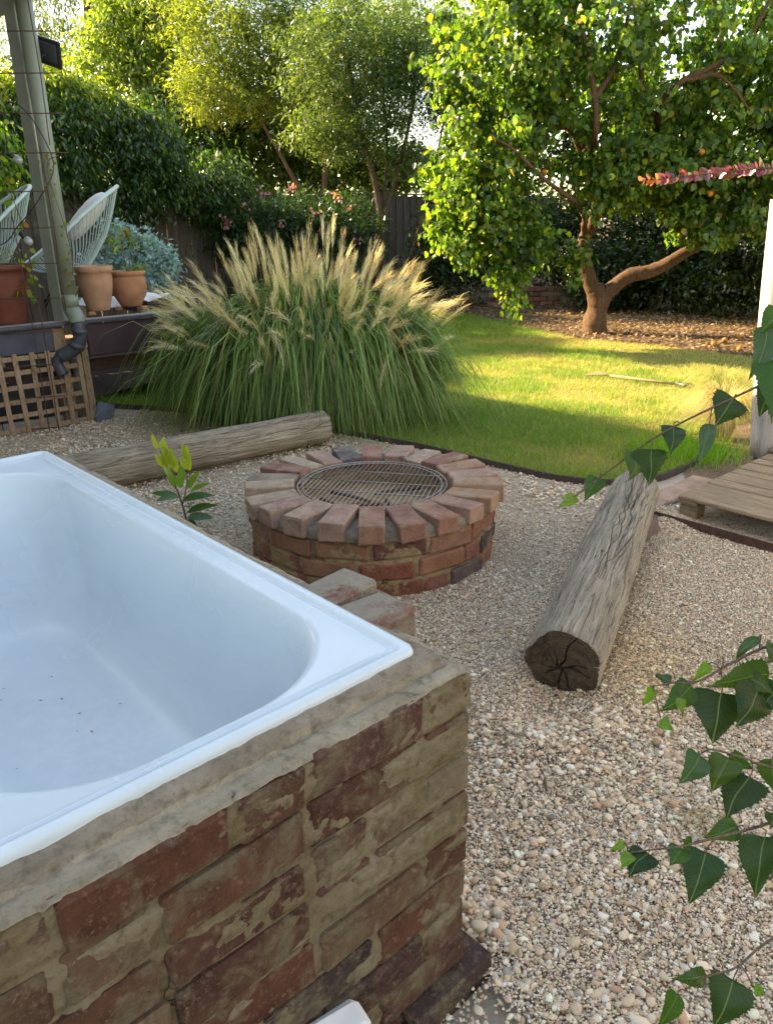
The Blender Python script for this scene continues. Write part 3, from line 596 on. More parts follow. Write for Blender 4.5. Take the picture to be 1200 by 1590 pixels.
m = Acc(); lp = np.array([(.02 * math.cos(a), 0, .02 * math.sin(a)) for a in np.linspace(0, 2 * math.pi, 24)]); m.tube(lp @ np.array(Matrix.Rotation(.2, 3, 'Z')).T + np.array([.065, .353, .325]), .0028, 6, cap=False); m.build('lift_loop', M['steel'], grate, True)

# ================================================================== LOGS
def make_log(name, A, B, r0, r1, seed, label, endcap=True, nx=230, nt_=150):
    root = empty(name, tuple(A), 0, label, 'log', 'weathered log seats round the fire pit')
    d = B - A; Lg = np.linalg.norm(d); q = Vector(d).to_track_quat('X', 'Z').to_euler(); root.rotation_euler = q
    x = np.linspace(0, Lg, nx); th = np.linspace(0, 2 * math.pi, nt_, endpoint=False); X, Th = np.meshgrid(x, th, indexing='ij'); t = X / Lg
    cs, sn = np.cos(Th), np.sin(Th); base = r0 + (r1 - r0) * t
    L3 = np.stack([X * .8, cs * .5, sn * .5], -1).reshape(-1, 3)
    rr = base.ravel() * (1 + .09 * fbm(L3, 3, seed, 2) + .05 * vn(np.stack([X * .6, cs * 1.5, sn * 1.5], -1).reshape(-1, 3), 1.5, seed + 7) + .03 * vn(np.stack([X * 0, cs, sn], -1).reshape(-1, 3), 1.6, seed + 2))
    rr = rr * (1 - .05 * np.abs(np.sin(2 * Th.ravel() + .5)) ** 6 * 0)
    wq = fbm(np.stack([X * 2.0, cs * .6, sn * .6], -1).reshape(-1, 3), 2, seed + 5, 3) * .35
    th_w = Th.ravel() + wq * .5
    g = np.stack([X.ravel() * .9, np.cos(th_w) * 2.2, np.sin(th_w) * 2.2], -1)
    ckr = random.Random(seed + 40); c1 = np.zeros(X.size); xr = X.ravel(); tr_ = Th.ravel()
    for kc in range(22):
        t0 = ckr.uniform(0, 2 * math.pi) if kc > 9 else ckr.uniform(.9, 2.6); L0 = ckr.uniform(.25, .95) * Lg; xs0 = ckr.uniform(-.1, Lg - L0 * .5); wc_ = ckr.uniform(.010, .026)
        ctr_ = t0 + .30 * vn(np.stack([xr * 2.2, xr * 0 + kc * 7, xr * 0], -1), 1, seed + kc) + .07 * vn(np.stack([xr * 13, xr * 0 + kc * 7, xr * 0], -1), 1, seed + kc)
        dth_ = np.abs((tr_ - ctr_ + math.pi) % (2 * math.pi) - math.pi); u_ = (xr - xs0) / L0; env = np.clip(1 - np.abs(u_ * 2 - 1) ** 3, 0, 1) * (.5 + .5 * vn(np.stack([xr * 6, xr * 0 + kc, xr * 0], -1), 1, kc)).clip(.15, 1) * ((u_ > 0) & (u_ < 1))
        c1 = np.maximum(c1, np.clip(1.25 - dth_ / (wc_ * (.4 + env)), 0, 1) * (env > .05) * (.4 + .6 * env))
    g2 = np.stack([X.ravel() * 1.6, np.cos(th_w) * 6, np.sin(th_w) * 6], -1); c2_ = (1 - np.abs(fbm(g2, 1.6, seed + 13, 2)) * 11).clip(0, 1); fine = fbm(g2 * np.array([1, 3, 3]), 2.2, seed + 1, 3)
    edge = np.clip(X.ravel() / .03, 0, 1) * 1; depth = c1 * .020 + c2_ * .0055 + fine * .003
    rr = rr - depth - .006 * (1 - edge) ** 2
    V = np.stack([X.ravel() , rr * cs.ravel(), rr * sn.ravel()], -1); k0 = (np.arange(nx - 1)[:, None] * nt_ + np.arange(nt_)[None]); k1 = (np.arange(nx - 1)[:, None] * nt_ + (np.arange(nt_)[None] + 1) % nt_)
    Q = np.stack([k0, k1, k1 + nt_, k0 + nt_], -1).reshape(-1, 4)
    obj_np('log_body', V, Q, M['old_log'], root, smooth=True)
    r_end = rr.reshape(nx, nt_)
    for side, e in ((0, r_end[0]), (1, r_end[-1])):
        nr = 60; fr_ = np.linspace(1, .001, nr); Rg = fr_[:, None] * e[None]; Y = Rg * cs[0]; Z = Rg * sn[0]; Vp = np.stack([Y * 0, Y, Z], -1).reshape(-1, 3)
        dp = fbm(Vp, 26, seed + 4, 3) * .003
        ck = random.Random(seed + side); ox, oy = .012, -.01
        for kk in range(9):
            a = kk * 2 * math.pi / 9 + ck.uniform(-.3, .3); ln = ck.uniform(.45, 1.05) * r0; wd_ = ck.uniform(.0010, .0030)
            yy_, zz_ = Vp[:, 1] - ox, Vp[:, 2] - oy; along = yy_ * math.cos(a) + zz_ * math.sin(a); per = np.abs(-yy_ * math.sin(a) + zz_ * math.cos(a) + .006 * np.sin(along * 60 + kk))
            wv = wd_ * (1.3 - .6 * np.clip(along / ln, 0, 1)); dp = dp - .022 * ((along > 0) & (along < ln)) * np.clip(1.4 - per / wv, 0, 1)
        Vp[:, 0] = (-dp if side == 0 else Lg + dp) ; Vp[:nt_, 0] = 0 if side == 0 else Lg
        a0 = (np.arange(nr - 1)[:, None] * nt_ + np.arange(nt_)[None]); a1 = (np.arange(nr - 1)[:, None] * nt_ + (np.arange(nt_)[None] + 1) % nt_)
        Qe = np.stack([a0, a0 + nt_, a1 + nt_, a1], -1).reshape(-1, 4); Qe = Qe if side == 0 else Qe[:, ::-1]
        obj_np('sawn_end', Vp, Qe, M['log_end'], root, smooth=False)
    return root
lg = make_log('weathered_log', LOGA[0], LOGA[1], .126, .114, 3, 'weathered grey log with dark cracked sawn end on the right of the gravel', nx=300, nt_=400)
bm = bmesh.new(); bmesh.ops.create_uvsphere(bm, u_segments=16, v_segments=8, radius=1)
for v in bm.verts: v.co = Vector((v.co.x * .022, v.co.y * .012, v.co.z * .004))
kn = bm_obj('knot_hole', bm, M['edging'], lg, True); kn.location = (.62, -.004, .121)
make_log('weathered_log', LOGB[0], LOGB[1], .118, .110, 8, 'weathered log lying between the bathtub and the feathery grass clump', nx=260, nt_=260)
o = tag(inst('brick', box_mesh('support_brick_mesh', .228, .108, .076, .006, .003, 7, [M['pit_brick']]), (1.235, 3.46, .060), (1.2, .12, .78)), 'orange brick propping up the far end of the right log', 'brick')
o2 = tag(inst('brick', box_mesh('support_brick_mesh', .228, .108, .076, .006, .003, 9, [M['pit_brick']]), (1.15, 3.40, .04), (0, 0, .75)), 'flat brick wedged under the right log beside the orange one', 'brick')

# ================================================================== PAVERS, PALLET, RIGHT SIDE
pv = random.Random(4)
spots = [(1.62, 4.10), (1.80, 4.27), (1.50, 4.02)]
labs = ['flat red brick paver between the right log and the lawn corner', 'red brick paver nearest the sandy dirt patch beside the pallet', 'worn brick paver touching the gravel behind the far log end']
for (x, y), lb in zip(spots, labs):
    tag(inst('brick_paver', box_mesh('paver_mesh', .26, .15, .05, .008, .005, int(x * 100), [M['paver']]), (x, y, -.004), (pv.uniform(-.03, .03), pv.uniform(-.03, .03), RZ_N + pv.uniform(-.3, .3))), lb, 'paver', 'brick pavers by the pallet')
pal_ = empty('wooden_pallet', (1.52, 3.77, -.015), RZ_A + math.pi, 'weathered wooden pallet step at the right edge of the gravel', 'pallet')   # local x towards camera right, local y across (n)
def pal_box(nm, c, size, mat, seed, rz=0): return inst(nm, box_mesh(nm + '_mesh', *size, .004, .002, seed, [M[mat]]), c, (0, 0, rz), pal_)
yy0 = 0
for k in range(8):
    wdt = (.145, .14, .095, .14, .1, .14, .1, .14)[k]; gap = (.012, .016, .010, .016, .012, .014, .014, .014)[k]
    pal_box('deck_board', (.60 + pv.uniform(-.006, .006), yy0 + wdt / 2, .128 + pv.uniform(-.001, .001)), (1.2, wdt, .018), 'pallet_wood', 30 + k); yy0 += wdt + gap
for s in (.05, .60, 1.15):
    pal_box('stringer', (s, .5, .107), (.095, 1.0, .02), 'pallet_wood', int(s * 50))
    for y in (.07, .5, .93): pal_box('block', (s, y, .053), (.09, .1, .085), 'pallet_wood', int(s * 70 + y * 10))
tag(inst('steel_edging', box_mesh('edging_mesh', 1.5, .008, .055, .001, .001, 3, [M['rust']]), SN((1.47, 3.70), -.62, -.03, .02), (0, 0, RZ_A)), 'rusty steel edging strip along the front of the pallet', 'edging')
# pallet y axis: rz+pi makes local y = +NX
tag(obj_np('step_board', *(lambda a: (np.concatenate(a.V), [np.concatenate(a.Q)]))(Acc().box(SN((1.52, 3.77), -.60, 1.18, .14), (1.2, .18, .03), RZ_A)), M['deck_wood']), 'pale sunlit board behind the pallet at the right edge', 'board')
# leaning white board / post
def hexa(name, bot, top, w, d, mat, parent=None):
    bot = np.array(bot); top = np.array(top); X = np.array([1, .25, 0]); X = X / np.linalg.norm(X); Y = np.array([-.25, 1, 0]); Y = Y / np.linalg.norm(Y)
    V = []; Fs = [];
    n = 14
    for i in range(n):
        t = i / (n - 1); c = bot + (top - bot) * t + X * (-.015 * math.sin(t * math.pi)); ww = w * (1 - .25 * max(0, t - .85) / .15)
        V += [c, c + X * ww, c + X * ww + Y * d, c + Y * d]
    Fs = [[i * 4 + j, i * 4 + (j + 1) % 4, (i + 1) * 4 + (j + 1) % 4, (i + 1) * 4 + j] for i in range(n - 1) for j in range(4)] + [[3, 2, 1, 0], [(n - 1) * 4 + k for k in range(4)]]
    return obj_np(name, np.array(V), [np.array(Fs)], M[mat], parent)
lb_ = empty('white_post', (0, 0, 0), 0, 'white painted leaning post at the right edge of the lawn', 'post')
hexa('post_board', (2.285, 4.5, .085), (2.18, 4.5, 1.56), .30, .10, 'board_white', lb_)
hexa('post_foot', (2.32, 4.52, -.03), (2.315, 4.52, .087), .24, .08, 'rust', lb_)

# ================================================================== DECK
ddir = RZ_N
deck = empty('timber_deck', tuple(DW), RZ_N, 'raised timber deck with dark painted fascia at the left behind the bath', 'deck')   # local x along the front (n), local y along AX
dk = random.Random(9)
DZ = .80
for k in range(40):
    y = .06 + k * .104; inst('deck_board', box_mesh('deck_board_mesh', 6.1, .096, .022, 0, 0, k, [M['deck_wood']]) if k == 0 else bpy.data.meshes['deck_board_mesh'], (-1.25 + dk.uniform(-.004, .004), y, DZ - .011 + dk.uniform(-.001, .001)), (0, 0, 0), deck)
inst('fascia', box_mesh('fascia_mesh', 1.72, .03, .24, .003, .001, 1, [M['fascia_brown']]), (.94, .03, .64), (0, 0, 0), deck)
inst('fascia', box_mesh('fascia_mesh2', 4.2, .03, .17, .003, .001, 1, [M['fascia_blue']]), (-2.28, .05, .67), (0, 0, 0), deck)
inst('fascia', box_mesh('fascia_mesh3', 4.2, .03, .24, .003, .001, 1, [M['fascia_brown']]), (1.83, 2.15, .64), (0, 0, math.pi / 2), deck)
inst('bearer', box_mesh('bearer_mesh', 5.6, .09, .10, .003, .001, 1, [M['rust']]), (-1.2, .22, .42), (0, 0, 0), deck)
for x in (-3.5, -1.6, .0, 1.6):
    for y in (.3, 2.2, 4.0): inst('stump', box_mesh('stump_mesh', .1, .1, .62, .003, .001, 1, [M['lattice_wood']]) if (x, y) == (-3.5, .3) else bpy.data.meshes['stump_mesh'], (x, y, .32), (0, 0, 0), deck)
inst('corner_post', box_mesh('corner_post_mesh', .09, .08, .74, .003, .001, 2, [M['lattice_wood']]), (-.13, .08, .38), (0, 0, 0), deck)
inst('edge_strip', box_mesh('edge_strip_mesh', 6.1, .035, .025, .003, .002, 2, [M['fascia_blue']]), (-1.25, -.006, DZ - .014), (0, 0, 0), deck)
# lattice
lat = empty('lattice_panel', (DW[0], DW[1], 0), RZ_N, 'brown timber lattice panel closing off the space below the deck', 'lattice')
sl = box_mesh('lattice_slat_mesh', .036, .008, .60, .001, .001, 2, [M['lattice_wood']]); slh = box_mesh('lattice_rail_mesh', 1.45, .008, .036, .001, .001, 3, [M['lattice_wood']])
for k in range(12): inst('slat', sl, (-.02 - k * .118 + dk.uniform(-.006, .006), -.004, .30), (0, dk.uniform(-.02, .02), 0), lat)
for k in range(6): inst('rail', slh, (-.70, .006, .03 + k * .107), (0, dk.uniform(-.006, .006), 0), lat)
inst('end_batten', box_mesh('end_batten_mesh', .05, .02, .62, .002, .001, 3, [M['lattice_wood']]), (.025, -.012, .30), (0, 0, 0), lat)
tag(inst('slate_offcut', box_mesh('slate_mesh', .14, .03, .17, .01, .006, 3, [M['slate']]), (-2.26, 6.12, .06), (-.2, .35, .5)), 'blue grey slate offcut leaning at the end of the lattice', 'stone')
# pergola post with downpipe, beam and roof
per = empty('pergola', (-2.42, 6.2, 0), RZ_A, 'grey green pergola post with white beam and roof over the deck', 'pergola')
inst('post', box_mesh('post_mesh', .10, .095, 2.25, .004, 0, 2, [M['post_paint']]), (.035, .075, 1.90), (0, 0, RZ_N - RZ_A + .5), per)
inst('post', bpy.data.meshes['post_mesh'], (3.9, .1, 1.90), (0, 0, 0), per)
inst('beam', box_mesh('beam_mesh', 7.2, .05, .13, .003, 0, 2, [M['board_white']]), (2.1, .04, 2.98), (0, 0, 0), per)
inst('gutter', box_mesh('gutter_mesh', 7.2, .1, .09, .02, 0, 2, [M['pole_paint']]), (2.1, -.06, 3.12), (0, 0, 0), per)
for k in range(5): inst('rafter', box_mesh('rafter_mesh', .045, 2.1, .09, .003, 0, 2, [M['board_white']]) if k == 0 else bpy.data.meshes['rafter_mesh'], (-1.2 + 1.6 * k, 1.1, 3.13), (0, 0, 0), per)
inst('roof_sheet', box_mesh('roof_sheet_mesh', 7.2, 2.2, .02, .002, 0, 2, [M['roofing']]), (2.1, 1.08, 3.2), (0, 0, 0), per)
dp = empty('downpipe', (-2.40, 6.06, 0), 0, 'grey green downpipe ending in dark plastic elbows beside the pergola post', 'downpipe')
P0 = np.array([.03, -.02, 0])
m = Acc(); m.tube(P0 + np.array([(0, 0, 3.1), (0, 0, 2.0), (0, 0, .96)]), .056, 20); m.build('pipe', M['pole_paint'], dp, True)
m = Acc(); m.tube(P0 + np.array([(0, 0, 1.0), (0, 0, .91)]), .0605, 20); m.build('pipe_collar', M['pole_paint'], dp, True)
m = Acc(); m.tube(curve(P0 + np.array([(0, 0, .95), (.0, 0, .89), (.035, -.02, .84), (.045, -.03, .79)]), 14), .058, 20); m.build('elbow', M['pole_paint'], dp, True)
m = Acc(); m.tube(curve(P0 + np.array([(.045, -.03, .80), (.05, -.035, .72), (.04, -.035, .66), (-.01, -.04, .60), (-.07, -.05, .565), (-.115, -.06, .545)]), 24), .052, 20); m.build('plastic_bend', M['pvc_dark'], dp, True)
for c, r in (((.05, -.035, .735), .058), ((.015, -.037, .625), .058)):
    m = Acc(); cc = P0 + np.array(c); m.tube([cc + np.array([0.01, 0, .02]), cc - np.array([.01, 0, .02])], r, 20); m.build('pipe_collar', M['pvc_dark'], dp, True)
m = Acc(); m.tube(curve(P0 + np.array([(-.10, -.05, .56), (-.15, -.06, .50), (-.12, -.055, .40)]), 12), .046, 16); m.build('outlet', M['pvc_dark'], dp, True)
m = Acc(); m.tube(curve(P0 + np.array([(-.08, .12, .5), (-.06, .12, .3), (-.03, .12, .02)]), 8), .04, 12); m.build('lower_pipe', M['pole_paint'], dp, True)
# flood lamp
fl = empty('flood_lamp', (-2.29, 6.12, 2.61), 0, 'black solar flood lamp fixed high on the pergola post', 'lamp')
inst('housing', box_mesh('flood_mesh', .20, .03, .17, .008, 0, 1, [M['black']]), (0.01, 0, 0), (0.3, .32, -.35), fl)
inst('lens', box_mesh('lens_mesh', .16, .008, .12, .004, 0, 1, [M['glass']]), (.005, -.018, -.003), (0.3, .32, -.35), fl)
m = Acc(); m.tube([(-.12, .0, -.06), (-.05, 0, -.03), (0, .01, 0)], .012, 8); m.build('bracket', M['black'], fl)
# wire trellis in front of the post
tr = empty('wire_trellis', (-2.42, 5.83, 0), 0, 'rusty wire mesh trellis standing in front of the pergola post', 'trellis')
for k in range(13):
    z = .03 + k * .2405; m = Acc(); x1 = (.115, .30)[k > 7] if k > 3 else .0; P = curve([(-1.3, -.45, z + dk.uniform(-.006, .006)), (-.5, -.12, z + dk.uniform(-.008, .004)), (x1 - .02, 0, z)], 10); m.tube(P, .0038, 5); m.build('horizontal_wire', M['rust'], tr)
for x, z0, z1, y in ((.09, .9, 2.0, 0), (-.10, .0, 1.3, -.02), (-.17, 0, 1.55, -.03), (-.48, 0, 2.9, -.12), (-.8, 0, 2.9, -.24), (.16, 2.0, 2.9, 0)):
    m = Acc(); m.tube(curve([(x, y, z0), (x + .01, y, (z0 + z1) / 2), (x, y, z1)], 8), .0038, 5); m.build('vertical_wire', M['rust'], tr)
# string lights
st = empty('string_lights', (-2.42, 6.0, 0), 0, 'black cable of clear globe bulbs looped round the pergola post', 'string lights')
m = Acc(); m.tube(curve([(-.75, -.35, 1.5), (-.35, -.15, 1.36), (-.17, -.1, 1.50), (.02, -.12, 1.68), (.12, -.05, 1.9), (.02, -.1, 2.2), (-.12, -.12, 2.26), (-.16, -.12, 1.98)], 70), .0042, 6); m.tube(curve([(-.16, -.13, 2.0), (-.22, -.12, 1.90), (-.24, -.12, 1.88)], 8), .0042, 6); m.build('cable', M['black'], st)
def bulb(x, y, z, ax):
    ax = np.array(ax, float); ax /= np.linalg.norm(ax); p = np.array([x, y, z])
    m = Acc(); m.tube([p, p + ax * .045], .016, 12); h = m.build('bulb_holder', M['black'], st, True)
    t = np.linspace(0, math.pi, 12); pr = .027 * np.sin(t) ** .8 + .0015; m = Acc(); m.tube([p + ax * (.045 + .032 * (1 - math.cos(a))) for a in t], pr, 14); m.build('bulb', M['bulb'], h, True)
bulb(-.15, -.14, 1.955, (.75, -.1, -.45)); bulb(-.17, -.12, 1.44, (.6, -.1, -.6)); bulb(-.37, -.62, .83, (.6, 0, -.6))

# ================================================================== POTS AND PLANTS ON THE DECK
def pot(name, loc, prof, mat, label, soil_r, soil_z):
    root = empty(name, loc, 0, label, 'plant pot', 'clay pots along the front of the deck')
    revolve('pot_body', prof, 48, mat, root, .001, 8, 3); revolve('potting_soil', [(.0005, soil_z + .004), (soil_r * .5, soil_z), (soil_r, soil_z)], 24, 'soil', root, .004, 20, 1, False); return root
def deckpt(x, y, z=DZ): p = DW + NX * x + AX * y; return (p[0], p[1], z)
pot('large_red_pot', (-2.86, 6.0, DZ), [(.001, .0), (.14, .0), (.15, .01), (.205, .34), (.215, .385), (.232, .385), (.236, .42), (.225, .425), (.21, .40), (.19, .33)], 'terracotta_red', 'large dark red tapered pot at the left edge of the deck', .19, .34)
pot('tall_terracotta_pot', (-2.335, 6.53, DZ + .03), [(.001, 0), (.085, 0), (.09, .01), (.125, .15), (.137, .25), (.135, .30), (.148, .305), (.15, .345), (.14, .35), (.125, .345), (.12, .29)], 'terracotta_pale', 'tall pale terracotta pot just right of the downpipe', .12, .30)
pot('round_terracotta_pot', (-2.17, 6.86, DZ + .03), [(.001, 0), (.085, 0), (.09, .01), (.135, .09), (.15, .17), (.14, .235), (.13, .25), (.142, .255), (.145, .285), (.135, .29), (.12, .285), (.118, .25)], 'terracotta', 'round bellied terracotta pot holding a small leafy seedling', .118, .255)
for (x, y, z, rz_), lb in zip([(-2.36, 6.43, DZ + .015, .4), (-2.26, 6.80, DZ + .015, .1), (-2.06, 6.84, DZ + .015, .8)], ['terracotta pot foot under the tall pale pot', 'terracotta pot foot under the left of the round pot', 'terracotta pot foot under the right of the round pot']):
    tag(inst('pot_foot', box_mesh('pot_foot_mesh', .06, .05, .03, .006, .002, 3, [M['terracotta']]), (x, y, z), (0, 0, rz_)), lb, 'pot foot', 'clay pot feet on the deck')
# seedling in round pot
sp = empty('potted_seedling', (-2.17, 6.86, DZ + .28), 0, 'small green seedling with drooping reddish leaves growing in the round pot', 'plant')
m = Acc(); m.tube(curve([(0, 0, 0), (-.01, 0, .15), (-.015, 0, .30)], 8), .005, 6); m.build('stem', M['twig_bark'], sp)
c = np.repeat(np.array([(-.10, 0, .30), (.06, 0, .33), (-.02, 0, .38), (.1, .0, .26), (-.05, 0, .26), (.03, 0, .07), (.09, 0, .05)]), 14, 0); P = c + rng.normal(0, .028, c.shape)
leaf_mesh('foliage', P, rdir(len(P)) * .6 + np.array([0, 0, -.6]), rdir(len(P)) + np.array([0, -.4, .7]), rng.uniform(.05, .09, len(P)), rng.uniform(.018, .03, len(P)), lerpcol(len(P), [(.10, .2, .03), (.2, .24, .05), (.2, .09, .03)], [5, 3, 2]), 'leaf', sp)['kind'] = 'stuff'
# small grey herb in the red pot, twining weed near tall pot
hb = empty('grey_herb', (-2.86, 6.0, DZ + .35), 0, 'grey green herb filling the large red pot', 'plant')
n = 500; P = np.c_[rng.normal(0, .09, n), rng.normal(0, .07, n), rng.uniform(0, .16, n)]
leaf_mesh('foliage', P, rdir(n) * .5 + np.array([0, 0, .5]), rdir(n), rng.uniform(.02, .05, n), rng.uniform(.004, .008, n), lerpcol(n, [(.26, .30, .24), (.15, .2, .12)], [1, 1]), 'leaf', hb)['kind'] = 'stuff'
def vine(name, label, pts, n, L, pal, wts, spread=.05):
    r = empty(name, tuple(pts[0]), 0, label, 'vine'); Q = curve(pts, 40) - np.array(pts[0]); m = Acc(); m.tube(Q, .003, 5); m.build('stem', M['twig_bark'], r)
    P = Q[rng.integers(0, 40, n)] + rng.normal(0, spread, (n, 3)); leaf_mesh('foliage', P, rdir(n) * .7 + np.array([0, 0, -.5]), rdir(n) + np.array([0, -.6, .4]), rng.uniform(.6, 1.3, n) * L, rng.uniform(.5, .8, n) * L, lerpcol(n, pal, wts), 'leaf', r, 'round')['kind'] = 'stuff'
vine('climbing_vine', 'yellow green climbing vine leaves on the trellis left of the post', [(-2.62, 5.92, 1.0), (-2.58, 5.95, 1.4), (-2.66, 5.9, 2.0), (-2.56, 5.95, 2.35)], 60, .06, [(.25, .32, .04), (.12, .2, .03), (.3, .12, .04)], [5, 4, 1], .035)
vine('climbing_vine', 'brownish vine sprig twining beside the downpipe below the bulb', [(-2.30, 5.95, 1.0), (-2.28, 5.97, 1.35), (-2.33, 5.9, 1.85), (-2.26, 5.95, 1.95)], 70, .03, [(.16, .18, .04), (.22, .14, .06), (.1, .16, .03)], [4, 3, 3], .03)

# ---- string chairs
def string_chair(loc, rz, label, rings):
    r = empty('string_chair', loc, rz, label, 'chair', 'mint string chairs on the deck')   # faces local +x
    N = 72; a = np.linspace(0, 2 * math.pi, N + 1)
    # egg shaped outer loop: low front lip, high back
    u = np.cos(a); v = np.sin(a)
    outer = np.stack([.04 + .38 * u - .16 * (u < 0) * u * u, .40 * v * (1 - .12 * (-u).clip(0, 1)), .62 - .34 * u + .06 * u * u], 1)
    inner = np.stack([.02 + .13 * u, .12 * v, .27 + 0 * u + .01 * u], 1)
    m = Acc(); m.tube(outer, .017, 10, cap=False); m.build('outer_loop', M['mint'], r, True)
    m = Acc(); m.tube(inner, .009, 8, cap=False); m.build('seat_ring', M['mint'], r, True)
    m = Acc()
    for k in range(N):
        A, B = outer[k], inner[k]; mid = (A + B) / 2 + np.array([-.05 * max(0, -u[k]), 0, -.03]); m.tube(curve([A, mid, B], 5), .0042, 4, cap=False)
    m.build('cords', M['mint'], r)['kind'] = 'stuff'
    for sx, sy in ((.28, .26), (.28, -.26), (-.34, 0)):
        m = Acc(); m.tube([(sx * .3, sy * .3, .26), (sx, sy, 0)], .008, 8); m.tube([(sx * .3, sy * .3, .26), tuple(outer[0 if sx > 0 else N // 2] * .75 + np.array([sx, sy, .4]) * .25)], .008, 8); m.build('leg', M['black'], r, True)
    return r
string_chair((-2.90, 7.55, DZ), math.pi + .40, 'mint green string chair seen from the side to the right of the post', None)
string_chair((-3.50, 7.1, DZ), -2.45, 'mint green string chair cut off by the left edge of the picture', None)
bm = bmesh.new(); bmesh.ops.create_uvsphere(bm, u_segments=24, v_segments=16, radius=1)
for v in bm.verts:
    c = v.co; v.co = Vector((c.x * .085, c.y * .20, (abs(c.z) ** .8) * (1 if c.z > 0 else -1) * .28))
cu = tag(bm_obj('cushion', bm, M['cushion'], None, True), 'pale grey cushion propped upright in the right string chair', 'cushion'); cu.location = (-2.72, 7.62, DZ + .76); cu.rotation_euler = (0, .78, .40)
def striped():
    b = NB('striped_cloth'); v = b.coord('Object', rnd=False); wv = b.n('ShaderNodeTexWave', {'Vector': v, 'Scale': 9., 'Distortion': 1.2}); c = b.ramp(wv.outputs['Fac'], [(.45, (.05, .05, .16)), (.55, (.7, .7, .7))]); return b.pbr(c, .9)
M['striped_cloth'] = striped()
bm = bmesh.new(); bmesh.ops.create_uvsphere(bm, u_segments=20, v_segments=12, radius=1)
for v in bm.verts: v.co = Vector((v.co.x * .16, v.co.y * .16, v.co.z * .05 + .012 * math.sin(v.co.x * 9)))
cu = tag(bm_obj('striped_towel', bm, M['striped_cloth'], None, True), 'blue and white striped towel lying in the left string chair', 'towel'); cu.location = (-3.42, 6.99, DZ + .42); cu.rotation_euler = (.3, -.35, 0)
# crumpled pale cloth on the deck
xs = np.linspace(-.5, .5, 50); X, Y = np.meshgrid(xs, xs * .6, indexing='ij'); q = np.stack([X, Y, X * 0], -1).reshape(-1, 3); z = (.035 + .045 * fbm(q, 7, 3, 4) + .03 * np.abs(fbm(q, 3, 5, 2))).clip(.004, 1) * (1 - (np.abs(X.ravel()) / .5) ** 6 * .8)
ii, jj = np.meshgrid(np.arange(49), np.arange(49), indexing='ij'); k0 = (ii * 50 + jj).ravel()
for (lx, ly, rz_), lb in (((1.0, 1.0, .3), 'crumpled pale blue cloth on the deck half hidden behind the grass clump'),):
    o = tag(obj_np('crumpled_cloth', np.c_[X.ravel(), Y.ravel(), z], np.stack([k0, k0 + 50, k0 + 51, k0 + 1], 1), M['white'], smooth=True), lb, 'cloth'); o.location = deckpt(lx, ly, DZ + .004); o.rotation_euler = (0, 0, RZ_N + rz_)
# small black nursery pot with white label at the back of the deck
np_ = empty('nursery_pot', deckpt(-.35, 3.6), 0, 'small black nursery pot with a white rose bloom at the back of the deck', 'plant pot')
revolve('pot_body', [(.001, 0), (.055, 0), (.07, .13), (.076, .135), (.07, .13)], 24, 'black', np_, 0)
inst('plant_tag', box_mesh('plant_tag_mesh', .03, .003, .05, 0, 0, 1, [M['white']]), (.02, -.075, .12), (0, 0, 0), np_)
P = np.array([[0, 0, .42]] * 14) + rng.normal(0, .015, (14, 3)); leaf_mesh('bloom', P, rdir(14), rdir(14), np.full(14, .07), np.full(14, .06), np.tile([.75, .78, .8], (14, 1)), 'petal', np_, 'round')['kind'] = 'stuff'
m = Acc(); m.tube([(0, 0, .1), (0, 0, .42)], .004, 5); m.build('stem', M['twig_bark'], np_)

# ================================================================== FEATHERY GRASS CLUMP
mc = empty('feather_grass_clump', (-.60, 6.08, 0), 0, 'large clump of green fountain grass topped with tan feathery plumes', 'ornamental grass')
n = 12500; a = rng.uniform(0, 6.283, n); rb_ = np.sqrt(rng.uniform(0, 1, n)) * np.array([1.0])
B = np.stack([np.cos(a) * rb_ * .76, np.sin(a) * rb_ * .36, np.zeros(n)], 1)
out = np.stack([np.cos(a), np.sin(a) * .75, np.zeros(n)], 1); out += rng.normal(0, .35, (n, 3)) * np.array([1, 1, 0]); hgt = rng.uniform(.62, 1.12, n) * (1.05 - .30 * rb_); rch = rng.uniform(.16, .54, n) * (.5 + .6 * rb_); out += rng.normal(0, .25, (n, 3)) * np.array([1, 1, 0])
seg = 6; tt = np.linspace(0, 1, seg + 1); ctr = []
for t in tt:
    z = hgt * (1 - (1 - t / .60) ** 2 * (1 if t < .60 else .55 + rch)) - 1.1 * rb_ ** 2 * np.clip(t - .5, 0, 1) ** 1.3; rr = rch * (t ** 1.35) * 1.05 + .03 * np.sin(t * 5 + a * 7)
    ctr.append(B + out * rr[:, None] + np.stack([0 * z, 0 * z, z], 1))
ctr = np.array(ctr); side = np.stack([-out[:, 1], out[:, 0], 0 * a], 1) + rng.normal(0, .4, (n, 3)); side /= np.linalg.norm(side, axis=1)[:, None]; wdt = rng.uniform(.0028, .0062, n)
Vs = []
wdt = wdt * 1.55
for k, t in enumerate(tt): ww = (wdt * (1 - t ** 2.5) * .9)[:, None] + .0003; Vs += [ctr[k] - side * ww, ctr[k] + side * ww]
V = np.stack(Vs, 1); V[..., 2] = np.maximum(V[..., 2], .004); kk = V.shape[1]; F = np.concatenate([(np.arange(n) * kk)[:, None] + np.array([2 * s, 2 * s + 1, 2 * s + 3, 2 * s + 2]) for s in range(seg)])
col = lerpcol(n, [(.13, .21, .06), (.20, .29, .085), (.075, .13, .045), (.36, .30, .14)], [5, 5, 3, 1.2], .35)
obj_np('grass_blades', V.reshape(-1, 3), F, M['grass'], mc, col=np.c_[np.repeat(col, kk, 0), np.ones(n * kk)])['kind'] = 'stuff'
